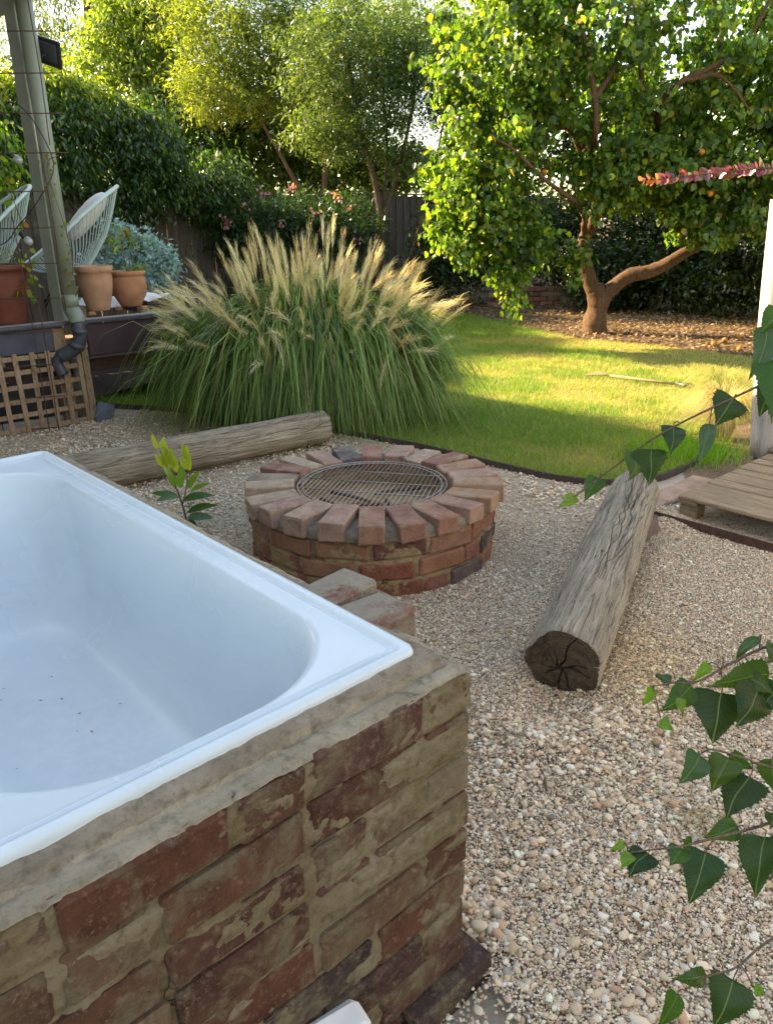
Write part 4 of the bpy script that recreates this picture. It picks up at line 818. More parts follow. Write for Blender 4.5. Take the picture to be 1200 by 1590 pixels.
def plume_mesh(i):
    """flower head: thin stalk, then a fan of fine silky strands; local z up, nodding towards +x"""
    r = np.random.default_rng(50 + i); A = Acc(); Ls = r.uniform(.24, .34); nod = r.uniform(.0, .035) if i < 6 else r.uniform(.06, .15)
    ax = curve([(0, 0, -.42), (0, 0, 0), (nod * .25, 0, Ls * .5), (nod, 0, Ls)], 12); A.tube(ax, np.linspace(.0022, .0006, 12), 3, cap=False, col=(.42, .36, .18))
    c0 = np.array([(.64, .53, .38), (.57, .45, .31), (.72, .63, .50)][i % 3]); Vs = []; cs = []
    ns = 56
    for k in range(ns):
        t = r.uniform(0, .75); p = np.array([nod * t * t, 0, Ls * t]); an = r.uniform(0, 6.283); sp = r.uniform(.006, .030) if i < 6 else r.uniform(.010, .045); l = r.uniform(.10, .17) * (1.1 - .5 * t)
        d = np.array([math.cos(an) * sp + nod * .25, math.sin(an) * sp, l]); s = np.array([-math.sin(an), math.cos(an), 0]) * .0012; mid = p + d * .5 + np.array([math.cos(an), math.sin(an), 0]) * sp * .35; e = p + d + np.array([nod * .2, 0, -.02 * r.uniform()])
        Vs.append(np.array([p - s * .6, p + s * .6, mid + s, mid - s, e])); cs.append(c0 * r.uniform(.8, 1.2))
    V = np.concatenate(Vs); o = np.arange(ns) * 5; Q = np.stack([o, o + 1, o + 2, o + 3], 1); T = np.stack([o + 3, o + 2, o + 4], 1); A.add(V, [Q, T]); A.c.append(np.c_[np.repeat(np.array(cs), 5, 0), np.ones(len(V))])
    F = [np.concatenate(A.Q), np.concatenate(A.T)]
    return mesh_np('plume_mesh', np.concatenate(A.V), F, mats=[M['straw']], col=np.concatenate(A.c).clip(0, .85))
pm = [plume_mesh(i) for i in range(12)]
rq = random.Random(17)
for k in range(300):
    a_ = rq.uniform(0, 2 * math.pi); q = rq.uniform(0, 1) ** .62; ox, oy = math.cos(a_) * q, math.sin(a_) * q
    lean = .06 + .95 * q ** 1.9 * rq.uniform(.5, 1.15)
    zt = 1.05 - .42 * q ** 2.2 + rq.uniform(-.16, .15); x = ox * 1.02; y = oy * .62
    if k % 31 == 0: zt += .20; lean *= .3
    if k > 284: lean = rq.uniform(1.9, 2.6); zt = rq.uniform(.45, .85); y = -.62 * rq.uniform(.6, .9); x = rq.uniform(-.7, .7); oy = -1; ox = rq.uniform(-.4, .4)
    az = math.atan2(oy * .8, ox) + rq.uniform(-.5, .5)
    o = inst('plume', pm[(k % 6) if q < .62 and k < 285 else 6 + k % 6], (x, y, zt), (0, 0, 0), mc, (1, 1, 1)); sc_ = rq.uniform(.62, 1.18); o.scale = (sc_, sc_, sc_)
    o.rotation_euler = (Matrix.Rotation(az, 3, 'Z') @ Matrix.Rotation(min(lean, 2.6), 3, 'Y') @ Matrix.Rotation(rq.uniform(-.2, .2), 3, 'X')).to_euler()

# tan tussocks at the right of the lawn
def tussock(loc, n, h, rad, label, pal):
    r = empty('tussock', loc, 0, label, 'ornamental grass'); a = rng.uniform(0, 6.283, n); o_ = np.stack([np.cos(a), np.sin(a), 0 * a], 1); hh = h * rng.uniform(.5, 1.1, n); re = rad * rng.uniform(.2, 1.2, n); sd = np.stack([-np.sin(a), np.cos(a), 0 * a], 1) * .0022; Vs = []
    for t in np.linspace(0, 1, 6): c = o_ * (.05 + re * t ** 1.4)[:, None] + np.stack([0 * a, 0 * a, hh * (2.2 * t - 1.9 * t * t).clip(.0)], 1) + fbm(np.c_[a * 3, t + 0 * a, a], 2, 3)[:, None] * .05 * t; Vs += [c - sd * (1.1 - t), c + sd * (1.1 - t)]
    V = np.stack(Vs, 1); kk = 12; F = np.concatenate([(np.arange(n) * kk)[:, None] + np.array([2 * s, 2 * s + 1, 2 * s + 3, 2 * s + 2]) for s in range(5)]); cc = lerpcol(n, pal, [4, 3, 2], .25)
    obj_np('grass_blades', V.reshape(-1, 3), F, M['straw'], r, col=np.c_[np.repeat(cc, kk, 0), np.ones(n * kk)])['kind'] = 'stuff'
TP = [(.50, .38, .20), (.38, .32, .14), (.22, .24, .07)]
tussock((2.36, 5.25, 0), 1500, .55, .42, 'dry tan grass tussock against the white post', TP); tussock((2.62, 5.95, 0), 900, .55, .35, 'green and tan grass tussock further up the lawn edge behind the dry one', [(.3, .3, .1), (.2, .25, .06), (.4, .33, .16)])
n = 2600; P = np.c_[rng.normal(1.98, .16, n), rng.normal(4.93, .14, n), np.zeros(n)]
tag(blades('long_grass', P, rng.uniform(.05, .13, n), rng.uniform(.004, .007, n), lerpcol(n, [(.13, .30, .03), (.2, .35, .04)], [1, 1]), 'grass', .45), 'bright green longer grass at the lawn corner by the dirt patch', 'grass', kind='stuff')
# rake lying on the lawn
rk = empty('garden_rake', (2.26, 7.38, .03), math.atan2(-.49, .47), 'old rake with a pale handle and dark head lying on the lawn', 'rake')
m = Acc(); m.tube([(-.1, 0, .015), (.62, 0, .02)], .012, 8); m.build('handle', M['lattice_wood'], rk, True)
m = Acc(); m.box((.66, 0, .02), (.16, .05, .04)); m.build('head', M['black'], rk)
for k in range(9): m = Acc(); m.tube([(-.1, 0, .015), (-.32, -.12 + .03 * k, .01), (-.34, -.13 + .032 * k, -.01)], .003, 4); m.build('tine', M['lattice_wood'], rk)

# ================================================================== LEMON SAPLING BY THE BATH
lm = empty('citrus_sapling', (-1.03, 3.72, 0), 0, 'young citrus sapling with bright yellow green tips beside the bathtub', 'sapling')
m = Acc(); m.tube(curve([(0, 0, 0), (-.02, 0, .15), (-.06, 0, .30), (-.10, .01, .42)], 14), np.linspace(.006, .002, 14), 6); m.build('stem', M['grass' if False else 'twig_bark'], lm)
m = Acc(); m.tube(curve([(-.02, 0, .12), (.02, 0, .25), (.03, 0, .36)], 10), np.linspace(.004, .0015, 10), 6); m.build('twig', M['twig_bark'], lm)
rs = random.Random(8)
def single_leaf(name, base, dirv, nrm, L, W, colr, parent, mat='leaf_gloss', fold=.18, curl=.25):
    d = Vector(dirv).normalized(); s = d.cross(Vector(nrm)).normalized(); u = s.cross(d); V = []; N = 9
    for i in range(N):
        t = i / (N - 1); wv = W / 2 * math.sin(math.pi * t ** .8) ** .8 if 0 < t < 1 else 0.0004; c = Vector(base) + d * L * t - u * curl * L * t * t
        V += [c - s * wv + u * wv * fold, c, c + s * wv + u * wv * fold]
    F = [(3 * i + j, 3 * i + j + 1, 3 * i + j + 4, 3 * i + j + 3) for i in range(N - 1) for j in (0, 1)]
    return obj_np(name, np.array([tuple(v) for v in V]), np.array(F), M[mat], parent, col=np.tile([*colr, 1], (len(V), 1)), smooth=True)
for base, d, L, W, cc in [((-.03, 0, .17), (-1, .1, .35), .15, .05, 0), ((-.01, 0, .16), (1, -.1, .35), .16, .06, 0), ((0, 0, .09), (1, -.2, .5), .17, .055, 0), ((.0, 0, .06), (.9, .1, .1), .13, .06, 0), ((-.03, 0, .18), (-.6, -.6, .2), .12, .05, 0), ((0, 0, .12), (.3, -.8, .5), .13, .055, 0), ((0, 0, .05), (.4, -.5, -.2), .10, .05, 0), ((-.02, 0, .22), (.2, -.2, 1), .14, .045, 1), ((.02, 0, .22), (.5, 0, .9), .11, .045, 1), ((-.04, 0, .22), (-.1, -.3, .9), .14, .04, 1), ((.03, 0, .2), (.8, -.2, .6), .12, .04, 1)]:
    single_leaf('leaf', base, d, (.1, -.5, 1), L, W, [(.055, .13, .025), (.14, .26, .03)][cc], lm)
for k in range(26):
    bx, bz = rs.choice([(-.10, .42), (-.085, .36), (-.07, .31), (-.05, .36), (-.03, .33), (.03, .36), (.04, .34), (-.06, .38)]); single_leaf('young_leaf', (bx + rs.uniform(-.01, .01), 0, bz + rs.uniform(-.03, .02)), (rs.uniform(-.5, .5), rs.uniform(-.4, .3), 1), (0, -1, .3), rs.uniform(.055, .10), rs.uniform(.02, .034), (.36, .42, .04), lm)

# ================================================================== FENCE, SHRUBS AND TREES
fence = empty('paling_fence', (-3.4, 12.5, 0), RZ_N, 'tall dark weathered paling fence along the back of the garden', 'fence')
pl = [box_mesh('paling_mesh', .104, .014, 1.93, .002, .002, s, [M['fence_wood']]) for s in range(4)]
FX0 = -7.0
for k in range(172):
    x = FX0 + k * .1; inst('paling', pl[k % 4], (x, (k % 2) * .017, .965 + dk.uniform(-.012, .012)), (0, dk.uniform(-.006, .006), 0), fence)
for z in (.35, 1.0, 1.65): inst('rail', box_mesh('rail_mesh', 17.2, .04, .07, .002, 0, 1, [M['fence_wood']]) if z == .35 else bpy.data.meshes['rail_mesh'], (FX0 + 8.6, .05, z), (0, 0, 0), fence)
inst('capping', box_mesh('capping_mesh', 17.2, .07, .025, .002, 0, 1, [M['fence_wood']]), (FX0 + 8.6, .01, 1.955), (0, 0, 0), fence)
scr = empty('slat_screen', tuple(SN((-3.4, 12.5), -.5, -4.9, 0)), RZ_N, 'grey horizontal slat screen above the fence behind the post', 'screen')
for k in range(9): inst('slat', box_mesh('slat_mesh', 4.4, .02, .05, .002, .001, 1, [M['deck_wood']]) if k == 0 else bpy.data.meshes['slat_mesh'], (0, dk.uniform(-.01, .01), 1.75 + k * .062), (0, dk.uniform(-.004, .004), 0), scr)
for x in (-2.1, -.7, .7, 2.1): inst('upright', box_mesh('upright_mesh', .07, .05, 2.4, .002, .001, 1, [M['fence_wood']]) if x == -2.1 else bpy.data.meshes['upright_mesh'], (x, .05, 1.2), (0, 0, 0), scr)
gw = empty('brick_garden_wall', (2.0, 14.3, 0), .12, 'low brick garden bed wall in shade behind the lawn', 'garden wall')
gb = box_mesh('garden_brick_mesh', .225, .105, .075, .006, .003, 3, [M['pit_brick']])
for r in range(4):
    for k in range(14): inst('brick', gb, (k * .24 + (r % 2) * .12, 0, .04 + r * .085), (0, 0, dk.uniform(-.02, .02)), gw)

G1 = [(.055, .115, .022), (.09, .17, .03), (.035, .075, .018)]                 # mid and dark greens
GY = [(.30, .34, .04), (.22, .28, .035), (.13, .19, .03)]                       # yellow greens
def tree(name, label, base, trunkspec, crowns, cat='tree', bark='bark', group=None):
    r = empty(name, (0, 0, 0), 0, label, cat, group)
    for pts, r0, r1 in trunkspec: limb(r, pts, r0, r1, bark, 'trunk' if pts is trunkspec[0][0] else 'limb', wob=.03, k=28 if r0 > .09 else 8, n=len(pts) * (14 if r0 > .09 else 6))
    for i, c in enumerate(crowns): crown('crown', r, **c)
    return r
# apricot tree on the right
ap = [([(2.9, 10.7, -.08), (2.88, 10.7, .15), (2.88, 10.69, .40), (2.83, 10.67, .66)], .175, .115),
      ([(2.90, 10.70, .25), (2.84, 10.68, .52), (2.70, 10.66, .82), (2.62, 10.64, 1.15), (2.75, 10.55, 1.6), (2.5, 10.4, 2.2), (2.2, 10.3, 2.9), (1.9, 10.2, 3.6)], .125, .04),
      ([(2.88, 10.70, .22), (2.97, 10.68, .52), (3.25, 10.66, .74), (3.6, 10.6, .85), (4.2, 10.5, 1.16), (5.0, 10.4, 1.5), (5.8, 10.3, 2.2)], .12, .05),
      ([(2.5, 10.4, 2.2), (2.2, 10.2, 2.5), (1.6, 10.0, 2.2), (1.1, 9.8, 1.7)], .05, .012), ([(2.7, 10.5, 1.7), (3.3, 10.2, 2.4), (3.9, 10.0, 3.0), (4.4, 10, 3.6)], .07, .02), ([(3.3, 10.2, 2.4), (3.0, 10, 3.0), (2.8, 9.9, 3.7)], .05, .015), ([(4.2, 10.5, 1.16), (4.4, 10.1, 1.9), (4.9, 9.9, 2.8)], .05, .015),
      ([(2.2, 10.3, 2.9), (2.35, 10.2, 3.3), (2.6, 10.1, 3.7)], .045, .015), ([(2.63, 10.6, 1.25), (2.42, 9.9, 1.5), (2.15, 9.35, 1.68), (1.8, 9.05, 1.85), (1.45, 8.9, 2.12), (1.15, 8.9, 2.3)], .045, .012),
      ([(2.5, 10.4, 2.2), (2.35, 9.4, 2.3), (2.27, 9.15, 2.66), (2.12, 9.15, 3.15), (2.0, 9.2, 3.5)], .05, .018), ([(2.27, 9.15, 2.66), (2.42, 9.15, 2.9), (2.5, 9.2, 3.1), (2.6, 9.2, 3.6)], .035, .014),
      ([(3.3, 10.2, 2.4), (3.0, 9.2, 2.62), (3.15, 9.0, 2.8), (3.55, 9.0, 2.98), (3.8, 9.0, 3.25), (3.95, 9, 3.6)], .045, .016), ([(3.15, 9.0, 2.8), (3.5, 8.95, 2.82), (3.85, 8.95, 2.5)], .03, .01)]
apal = [(.065, .13, .028), (.11, .19, .035), (.038, .08, .02), (.22, .28, .04), (.30, .20, .05)]
tree('apricot_tree', 'spreading fruit tree with forked reddish trunk at the right of the lawn', None, ap, [
    dict(blobs=[(2.9, 10.0, 3.3, 2.5, 1.7, 1.2, 9), (4.6, 9.9, 2.5, 1.6, 1.6, 1.2, 6), (1.45, 9.6, 3.0, .85, .8, 1.2, 3.2), (1.10, 9.5, 1.95, .58, .6, .75, 2.4), (1.5, 9.5, 1.32, .55, .5, .38, 1.2), (3.2, 9.6, 2.0, 1.2, .7, .40, 2.6), (3.9, 9.5, 1.45, .8, .5, .28, 1.2), (2.6, 9.4, 1.75, .45, .4, .3, .6), (4.4, 9.6, 1.85, 1.1, .8, .4, 1.8), (.85, 9.4, 1.35, .3, .35, .35, .6), (1.52, 9.35, .8, .1, .1, .4, .22), (2.25, 9.4, .95, .15, .15, .25, .2)],
         n=66000, L=.071, asp=.84, pal=apal, wts=[5, 5, 4, 2.0, .25], kind='round', cr=.15, per=58, droop=.9, mat='leaf_bright', var=.4)], bark='apricot_bark')
# fruit on the tree and on the ground
fs = bmesh.new(); bmesh.ops.create_icosphere(fs, subdivisions=2, radius=.032); fm = bpy.data.meshes.new('fruit_mesh'); [setattr(f, 'smooth', True) for f in fs.faces]; fs.to_mesh(fm); fs.free(); fm.materials.append(M['fruit'])
aproot = bpy.data.objects['apricot_tree']
rf = random.Random(5)
for k in range(12): inst('fruit', fm, (rf.uniform(1.2, 5), rf.uniform(8.9, 9.4), rf.uniform(1.7, 3.6)), (0, 0, 0), aproot)
fsp = [((3.96, 9.35), 'fallen orange fruit just right of the lawn tip, nearest pair'), ((4.22, 9.65), 'fallen orange fruit behind the nearest pair under the tree'), ((4.1, 8.95), 'fallen orange fruit lying alone at the edge of the lawn'), ((4.9, 9.0), 'fallen orange fruit closest to the white post in the leaf litter'), ((5.1, 10.2), 'fallen orange fruit in deep shade under the far branches'), ((5.3, 10.0), 'fallen orange fruit beside the one in deep shade'), ((4.5, 9.9), 'fallen orange fruit in the middle of the leaf litter')]
for (x, y), lb in fsp: tag(inst('fallen_fruit', fm, (x, y, .04), (0, 0, 0), None, (1.05, 1.05, 1)), lb, 'fruit', 'fallen fruit under the tree')
# leaf litter
n = 26000; P = np.c_[rng.uniform(.3, 7.5, n), rng.uniform(8, 16, n), rng.uniform(.004, .03, n)]; P = P[~inside(P, LAWN) & in_view(P, .5)]
P = P[(P[:, 0] - 2.1) * .6 + (P[:, 1] - 9.6) * .6 > -.6]
n = len(P); tag(leaf_mesh('leaf_litter', P, rdir(n) * np.array([1, 1, .35]), rdir(n) * .5 + np.array([0, 0, 1]), rng.uniform(.04, .085, n), rng.uniform(.02, .045, n), lerpcol(n, [(.20, .13, .08), (.30, .20, .125), (.11, .07, .045), (.38, .28, .19)], [4, 3, 4, 1.5]), 'straw'), 'dry brown leaf litter covering the ground under the tree', 'leaf litter', kind='stuff')
# background trees
tree('wattle_tree', 'wispy yellow green tree glowing in the sun behind the fence', None,
     [([(-1.1, 16.6, 0), (-1.15, 16.6, 2.0), (-.85, 16.6, 3.4), (-.5, 16.6, 4.6)], .07, .03), ([(-1.1, 16.6, 2.6), (-1.6, 16.7, 3.6), (-2.4, 16.7, 4.6)], .05, .02), ([(-1.3, 16.6, 1.6), (-2.1, 16.5, 3.0), (-2.6, 16.5, 4.2)], .05, .02), ([(-.85, 16.6, 3.4), (-1.1, 16.6, 4.4), (-1.2, 16.6, 5.4)], .04, .015)],
     [dict(blobs=[(-2.6, 16.4, 5.0, 1.5, 1.1, 1.2, 6), (-1.0, 16.2, 4.9, 1.2, 1.0, .9, 4), (-2.9, 16.3, 3.8, 1.0, .9, .6, 2.5), (-1.2, 16.4, 3.7, 1.2, .8, .5, 1.2), (.1, 16.5, 5.0, .8, .7, .7, 1.5), (-2.0, 16.8, 4.3, 1.6, .8, 1.0, 4), (.5, 17.2, 4.4, 1.2, .8, .9, 3), (1.5, 17.4, 4.9, .9, .8, .7, 2), (-.3, 17.0, 3.6, 1.0, .6, .6, 1.5)], n=88000, L=.10, asp=.22, pal=[(.24, .27, .045), (.16, .205, .04), (.08, .12, .03)], wts=[4, 4, 4], cr=.24, per=44, droop=.35)])
tree('wispy_tree', 'slender dark stemmed wispy tree in front of the fence centre', None,
     [([(.0, 14.3, 0), (-.03, 14.3, 1.2), (-.08, 14.3, 2.0), (-.35, 14.3, 3.0), (-.5, 14.3, 4.0)], .085, .03), ([(-.03, 14.3, 1.3), (.25, 14.3, 2.2), (.55, 14.3, 3.3), (.6, 14.3, 4.4)], .05, .018), ([(.05, 14.3, 1.7), (.1, 14.3, 2.8), (.05, 14.3, 3.8)], .035, .015), ([(.35, 14.4, 0), (.55, 14.4, 1.0), (.85, 14.4, 2.0), (1.1, 14.4, 3.2)], .045, .015), ([(-.35, 14.3, 3.0), (-.8, 14.3, 3.7), (-1.0, 14.3, 4.2)], .03, .012)],
     [dict(blobs=[(-.5, 14.2, 4.0, 1.3, .7, .8, 5), (.5, 14.2, 4.1, .9, .6, .7, 2.5), (-.8, 14.2, 2.9, .8, .5, .5, 1.6), (.1, 14.2, 3.0, .8, .5, .6, 1.2), (1.0, 14.3, 3.4, .45, .4, .6, .9), (.5, 14.3, 2.4, .6, .4, .4, .5)], n=30000, L=.095, asp=.24, pal=[(.075, .12, .035), (.12, .165, .045), (.045, .075, .025)], wts=[4, 3, 3], cr=.20, per=30, droop=.4)])
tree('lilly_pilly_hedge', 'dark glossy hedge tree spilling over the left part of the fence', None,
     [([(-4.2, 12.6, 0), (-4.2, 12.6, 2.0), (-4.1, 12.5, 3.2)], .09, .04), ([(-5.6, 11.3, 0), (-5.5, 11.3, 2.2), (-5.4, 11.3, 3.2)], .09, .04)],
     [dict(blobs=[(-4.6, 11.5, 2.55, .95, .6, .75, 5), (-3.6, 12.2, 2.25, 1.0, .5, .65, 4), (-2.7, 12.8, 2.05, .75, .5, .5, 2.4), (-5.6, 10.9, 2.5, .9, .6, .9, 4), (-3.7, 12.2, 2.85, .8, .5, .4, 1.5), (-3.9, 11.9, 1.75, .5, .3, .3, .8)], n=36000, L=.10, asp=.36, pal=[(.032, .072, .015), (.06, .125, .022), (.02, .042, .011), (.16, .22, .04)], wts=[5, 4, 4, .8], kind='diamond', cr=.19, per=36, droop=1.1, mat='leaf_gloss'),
      dict(blobs=[(-4.7, 11.8, 3.2, 1.0, .5, .35, 4), (-5.7, 11.0, 3.1, .7, .5, .35, 2), (-4.0, 12.3, 3.0, .6, .4, .3, 1)], n=12000, L=.10, asp=.38, pal=[(.22, .26, .035), (.28, .29, .045), (.09, .15, .022)], wts=[3, 2, 4], cr=.2, per=36, droop=.9, mat='leaf')], 'hedge')  # sunlit hedge top: the sun is put into these yellow-green leaf colours
tree('gum_tree', 'hazy grey green gum tree far behind the hedge at top left', None, [([(-7.2, 21, 0), (-7.0, 21, 4), (-6.6, 21, 7.5)], .2, .08), ([(-7.0, 21, 4), (-6.0, 21, 6), (-5.3, 21, 7.5)], .1, .03)],
     [dict(blobs=[(-6.6, 21, 6.6, 2.3, 1.5, 1.7, 6), (-8.5, 21, 5.2, 2, 1.5, 1.5, 4), (-5.2, 21, 5.4, 1.4, 1.2, 1.2, 3)], n=26000, L=.17, asp=.2, pal=[(.13, .17, .10), (.2, .24, .15), (.08, .11, .07)], wts=[4, 3, 3], cr=.34, per=50, droop=.9)])
tree('maple_tree', 'light green tree rising between the gum and the wattle', None, [([(-4.9, 18, 0), (-4.9, 18, 3), (-4.6, 18, 6)], .13, .05)],
     [dict(blobs=[(-4.6, 18, 5.5, 1.1, 1, 1.5, 5), (-4.2, 18, 4.0, 1.2, 1, .9, 3), (-5.6, 18, 4.6, .7, .8, .8, 1.5)], n=20000, L=.12, asp=.55, pal=[(.15, .22, .05), (.22, .28, .065), (.08, .13, .03)], wts=[4, 3, 3], cr=.27, per=40, droop=.7)])
tree('lime_tree', 'bright green tree at the far left edge behind the deck', None, [([(-5.6, 9.6, 0), (-5.6, 9.6, 3)], .07, .03)],
     [dict(blobs=[(-5.5, 9.8, 2.3, .8, .6, .7, 5), (-5.2, 9.8, 2.9, .5, .4, .3, 2), (-4.6, 9.9, 2.2, .35, .35, .5, 1.0)], n=13000, L=.10, asp=.5, pal=[(.13, .25, .03), (.22, .34, .04), (.06, .13, .02)], wts=[4, 3, 3], cr=.2, per=32, droop=.9)])
tree('laurel_tree', 'leafy green tree filling the gap behind the fence under the wattle', None, [([(-2.2, 18.5, 0), (-2.2, 18.5, 3)], .08, .03), ([(.3, 19, 0), (.3, 19, 3)], .08, .03)],
     [dict(blobs=[(-3.0, 18.3, 2.9, 1.5, .8, .9, 4), (-1.1, 18.3, 2.8, 1.2, .8, .8, 3.2), (.3, 18.6, 2.6, 1.0, .7, .55, 2.2), (-2.0, 18.6, 3.7, 1.6, .8, .8, 2.5), (-4.6, 17.5, 2.8, 1.2, .8, .9, 2.2)], n=32000, L=.13, asp=.45, pal=[(.06, .12, .022), (.12, .18, .03), (.03, .065, .015)], wts=[4, 3, 3], cr=.26, per=36, droop=.6)])
tree('oleander_shrub', 'dark shrub with pink blossoms growing against the fence centre', None, [([(-1.6, 13.0, 0), (-1.6, 13.0, 1.0)], .04, .02)],
     [dict(blobs=[(-2.0, 12.9, 1.35, .8, .4, .55, 4), (-1.1, 13.2, 1.45, .7, .4, .55, 3), (-.45, 13.7, 1.35, .5, .35, .6, 2), (-1.4, 12.9, .6, 1.3, .5, .5, 2)], n=17000, L=.11, asp=.24, pal=[(.03, .07, .02), (.05, .10, .026), (.018, .04, .014)], wts=[4, 3, 3], cr=.18, per=34, droop=.2, mat='leaf_gloss')], 'shrub')
os_ = bpy.data.objects['oleander_shrub']; n = 130; cs = np.array([(-2.05, 12.4, 1.75), (-1.75, 12.4, 1.9), (-1.35, 12.5, 1.95), (-1.0, 12.6, 1.62), (-.7, 12.9, 1.85), (-.55, 13.1, 1.7), (-.42, 13.1, 1.2), (-1.5, 12.3, 1.45), (-.9, 12.6, 1.35), (-.6, 13.1, 1.4), (-2.35, 12.4, 1.5)])
P = cs[rng.integers(0, len(cs), n)] + rng.normal(0, .04, (n, 3)); leaf_mesh('blossom', P, rdir(n), rdir(n), np.full(n, .05), np.full(n, .045), lerpcol(n, [(.42, .14, .18), (.50, .24, .27)], [1, 1]), 'petal', os_, 'round')['kind'] = 'stuff'
tree('silver_shrub', 'blue grey silver leaved shrub behind the deck', None, [([(-3.3, 10.6, 0), (-3.3, 10.6, 1.0)], .03, .015)],
     [dict(blobs=[(-3.3, 10.6, 1.25, .32, .25, .26, 3), (-3.0, 10.7, 1.0, .32, .25, .25, 2), (-3.55, 10.5, 1.0, .3, .25, .25, 2), (-3.2, 10.6, .8, .4, .25, .25, 2)], n=5200, L=.075, asp=.55, pal=[(.30, .40, .50), (.20, .28, .36), (.42, .52, .62)], wts=[4, 3, 2], cr=.13, per=30, droop=.1)], 'shrub')
# cordyline
cd = empty('cordyline', (1.15, 16.6, 0), 0, 'spiky grey green cordyline showing against the sky above the fence', 'cordyline')
m = Acc(); m.tube([(0, 0, 0), (.03, 0, 1.2), (0, 0, 2.3)], .06, 8); m.build('trunk', M['bark'], cd)
for nh, (hx, hz, nn) in enumerate(((0, 2.3, 90), (.3, 1.75, 60))):
    D = rdir(nn); D[:, 2] = np.abs(D[:, 2]) * 1.1 - .12; L_ = rng.uniform(.5, .75, nn); leaf_mesh('leaf_head', np.tile([hx, 0, hz], (nn, 1)) + D * .03, D, np.cross(D, rdir(nn)), L_, np.full(nn, .045), lerpcol(nn, [(.16, .22, .15), (.10, .15, .09)], [1, 1]), 'leaf', cd)['kind'] = 'stuff'
# dark shrubs behind the fruit tree
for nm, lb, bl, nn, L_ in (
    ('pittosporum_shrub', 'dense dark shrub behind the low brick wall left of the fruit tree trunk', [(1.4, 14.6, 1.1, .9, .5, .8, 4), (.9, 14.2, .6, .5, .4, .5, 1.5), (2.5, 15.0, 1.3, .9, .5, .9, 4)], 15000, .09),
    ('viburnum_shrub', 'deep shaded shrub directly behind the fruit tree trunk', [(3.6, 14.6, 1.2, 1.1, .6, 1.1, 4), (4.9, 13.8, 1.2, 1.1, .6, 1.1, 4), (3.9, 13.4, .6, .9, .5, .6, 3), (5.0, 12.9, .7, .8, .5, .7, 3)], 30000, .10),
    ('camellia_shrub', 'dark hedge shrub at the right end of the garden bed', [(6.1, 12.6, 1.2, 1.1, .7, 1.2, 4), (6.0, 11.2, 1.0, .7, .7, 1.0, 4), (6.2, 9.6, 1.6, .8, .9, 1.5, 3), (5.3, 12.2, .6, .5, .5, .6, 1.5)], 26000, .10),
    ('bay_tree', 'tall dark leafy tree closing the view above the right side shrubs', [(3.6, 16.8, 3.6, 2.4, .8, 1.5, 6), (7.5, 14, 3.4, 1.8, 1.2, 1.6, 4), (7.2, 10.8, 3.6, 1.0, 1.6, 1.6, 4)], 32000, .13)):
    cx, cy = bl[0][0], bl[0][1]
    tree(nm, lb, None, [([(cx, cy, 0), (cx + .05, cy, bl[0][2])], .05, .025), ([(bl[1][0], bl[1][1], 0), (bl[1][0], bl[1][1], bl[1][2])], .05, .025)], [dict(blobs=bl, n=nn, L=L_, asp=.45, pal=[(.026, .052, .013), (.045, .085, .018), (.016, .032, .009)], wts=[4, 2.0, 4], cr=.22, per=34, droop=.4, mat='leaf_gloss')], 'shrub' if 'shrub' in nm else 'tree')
# far tree belt
tree('tree_belt', 'distant belt of trees behind the neighbouring gardens', None, [([(-12, 27, 0), (-12, 27, 4)], .2, .1), ([(14, 27, 0), (14, 27, 3)], .2, .1)], [dict(blobs=[(-13, 24, 4, 5, 2, 3, 3), (12, 26, 2.6, 6, 2, 2.4, 3), (3, 27, 1.8, 6, 2, 1.6, 2), (-4, 27, 2.4, 5, 2, 2.2, 2), (11, 19, 3.4, 2.4, 3, 2.6, 2)], n=26000, L=.26, asp=.5, pal=[(.08, .13, .04), (.13, .19, .06)], wts=[1, 1], cr=.5, per=50)], 'trees')['kind'] = 'stuff'

# ================================================================== PURPLE LEAVED BRANCH
pb_ = empty('purple_leaved_shrub', (2.35, 3.3, 0), 0, 'shrub reaching in from the right with a branch of red and purple leaves', 'shrub')
m = Acc(); m.tube(curve([(.55, .75, 0), (.5, .68, .6), (.25, .35, 1.3), (-.05, .05, 1.62), (-.35, -.05, 1.66)], 24), np.linspace(.022, .007, 24), 7); m.build('trunk', M['bark'], pb_)
br = curve([(-.35, -.05, 1.66), (-.75, -.08, 1.655), (-1.05, -.10, 1.635), (-1.36, -.12, 1.608)], 60); m = Acc(); m.tube(br, np.linspace(.006, .0015, 60), 6); bo = m.build('branch', M['twig_bark'], pb_)
crown('crown', pb_, [(.35, .5, 1.55, .40, .35, .40, 1)], 1500, .05, .6, [(.17, .035, .045), (.13, .075, .085), (.2, .18, .05)], [4, 4, 1], kind='round', cr=.14, per=30, droop=.1, mat='leaf_gloss')
rr_ = random.Random(6)
for k in range(130):
    t = (k / 129) ** .9; p = br[int(t * 59)]; up = 1 if k % 2 else -1; L_ = rr_.uniform(.036, .056) * (1.0 - .4 * t)
    cc = (.34, .30, .06) if t < .35 and rr_.random() < .5 else ((.17, .035, .045) if t > .5 and rr_.random() < .7 else (.13, .075, .085)); cc = tuple(x * rr_.uniform(.8, 1.3) for x in cc)
    if t > .93: cc = (.42, .13, .04)
    single_leaf('leaf', tuple(p), (-.45 + rr_.uniform(-.4, .3), rr_.uniform(-.9, .9), up * rr_.uniform(.35, 1.0)), (rr_.uniform(-1, 1), -1, rr_.uniform(.2, 1.2)), L_, L_ * .58, cc, bo, 'leaf_gloss', .1, .08)

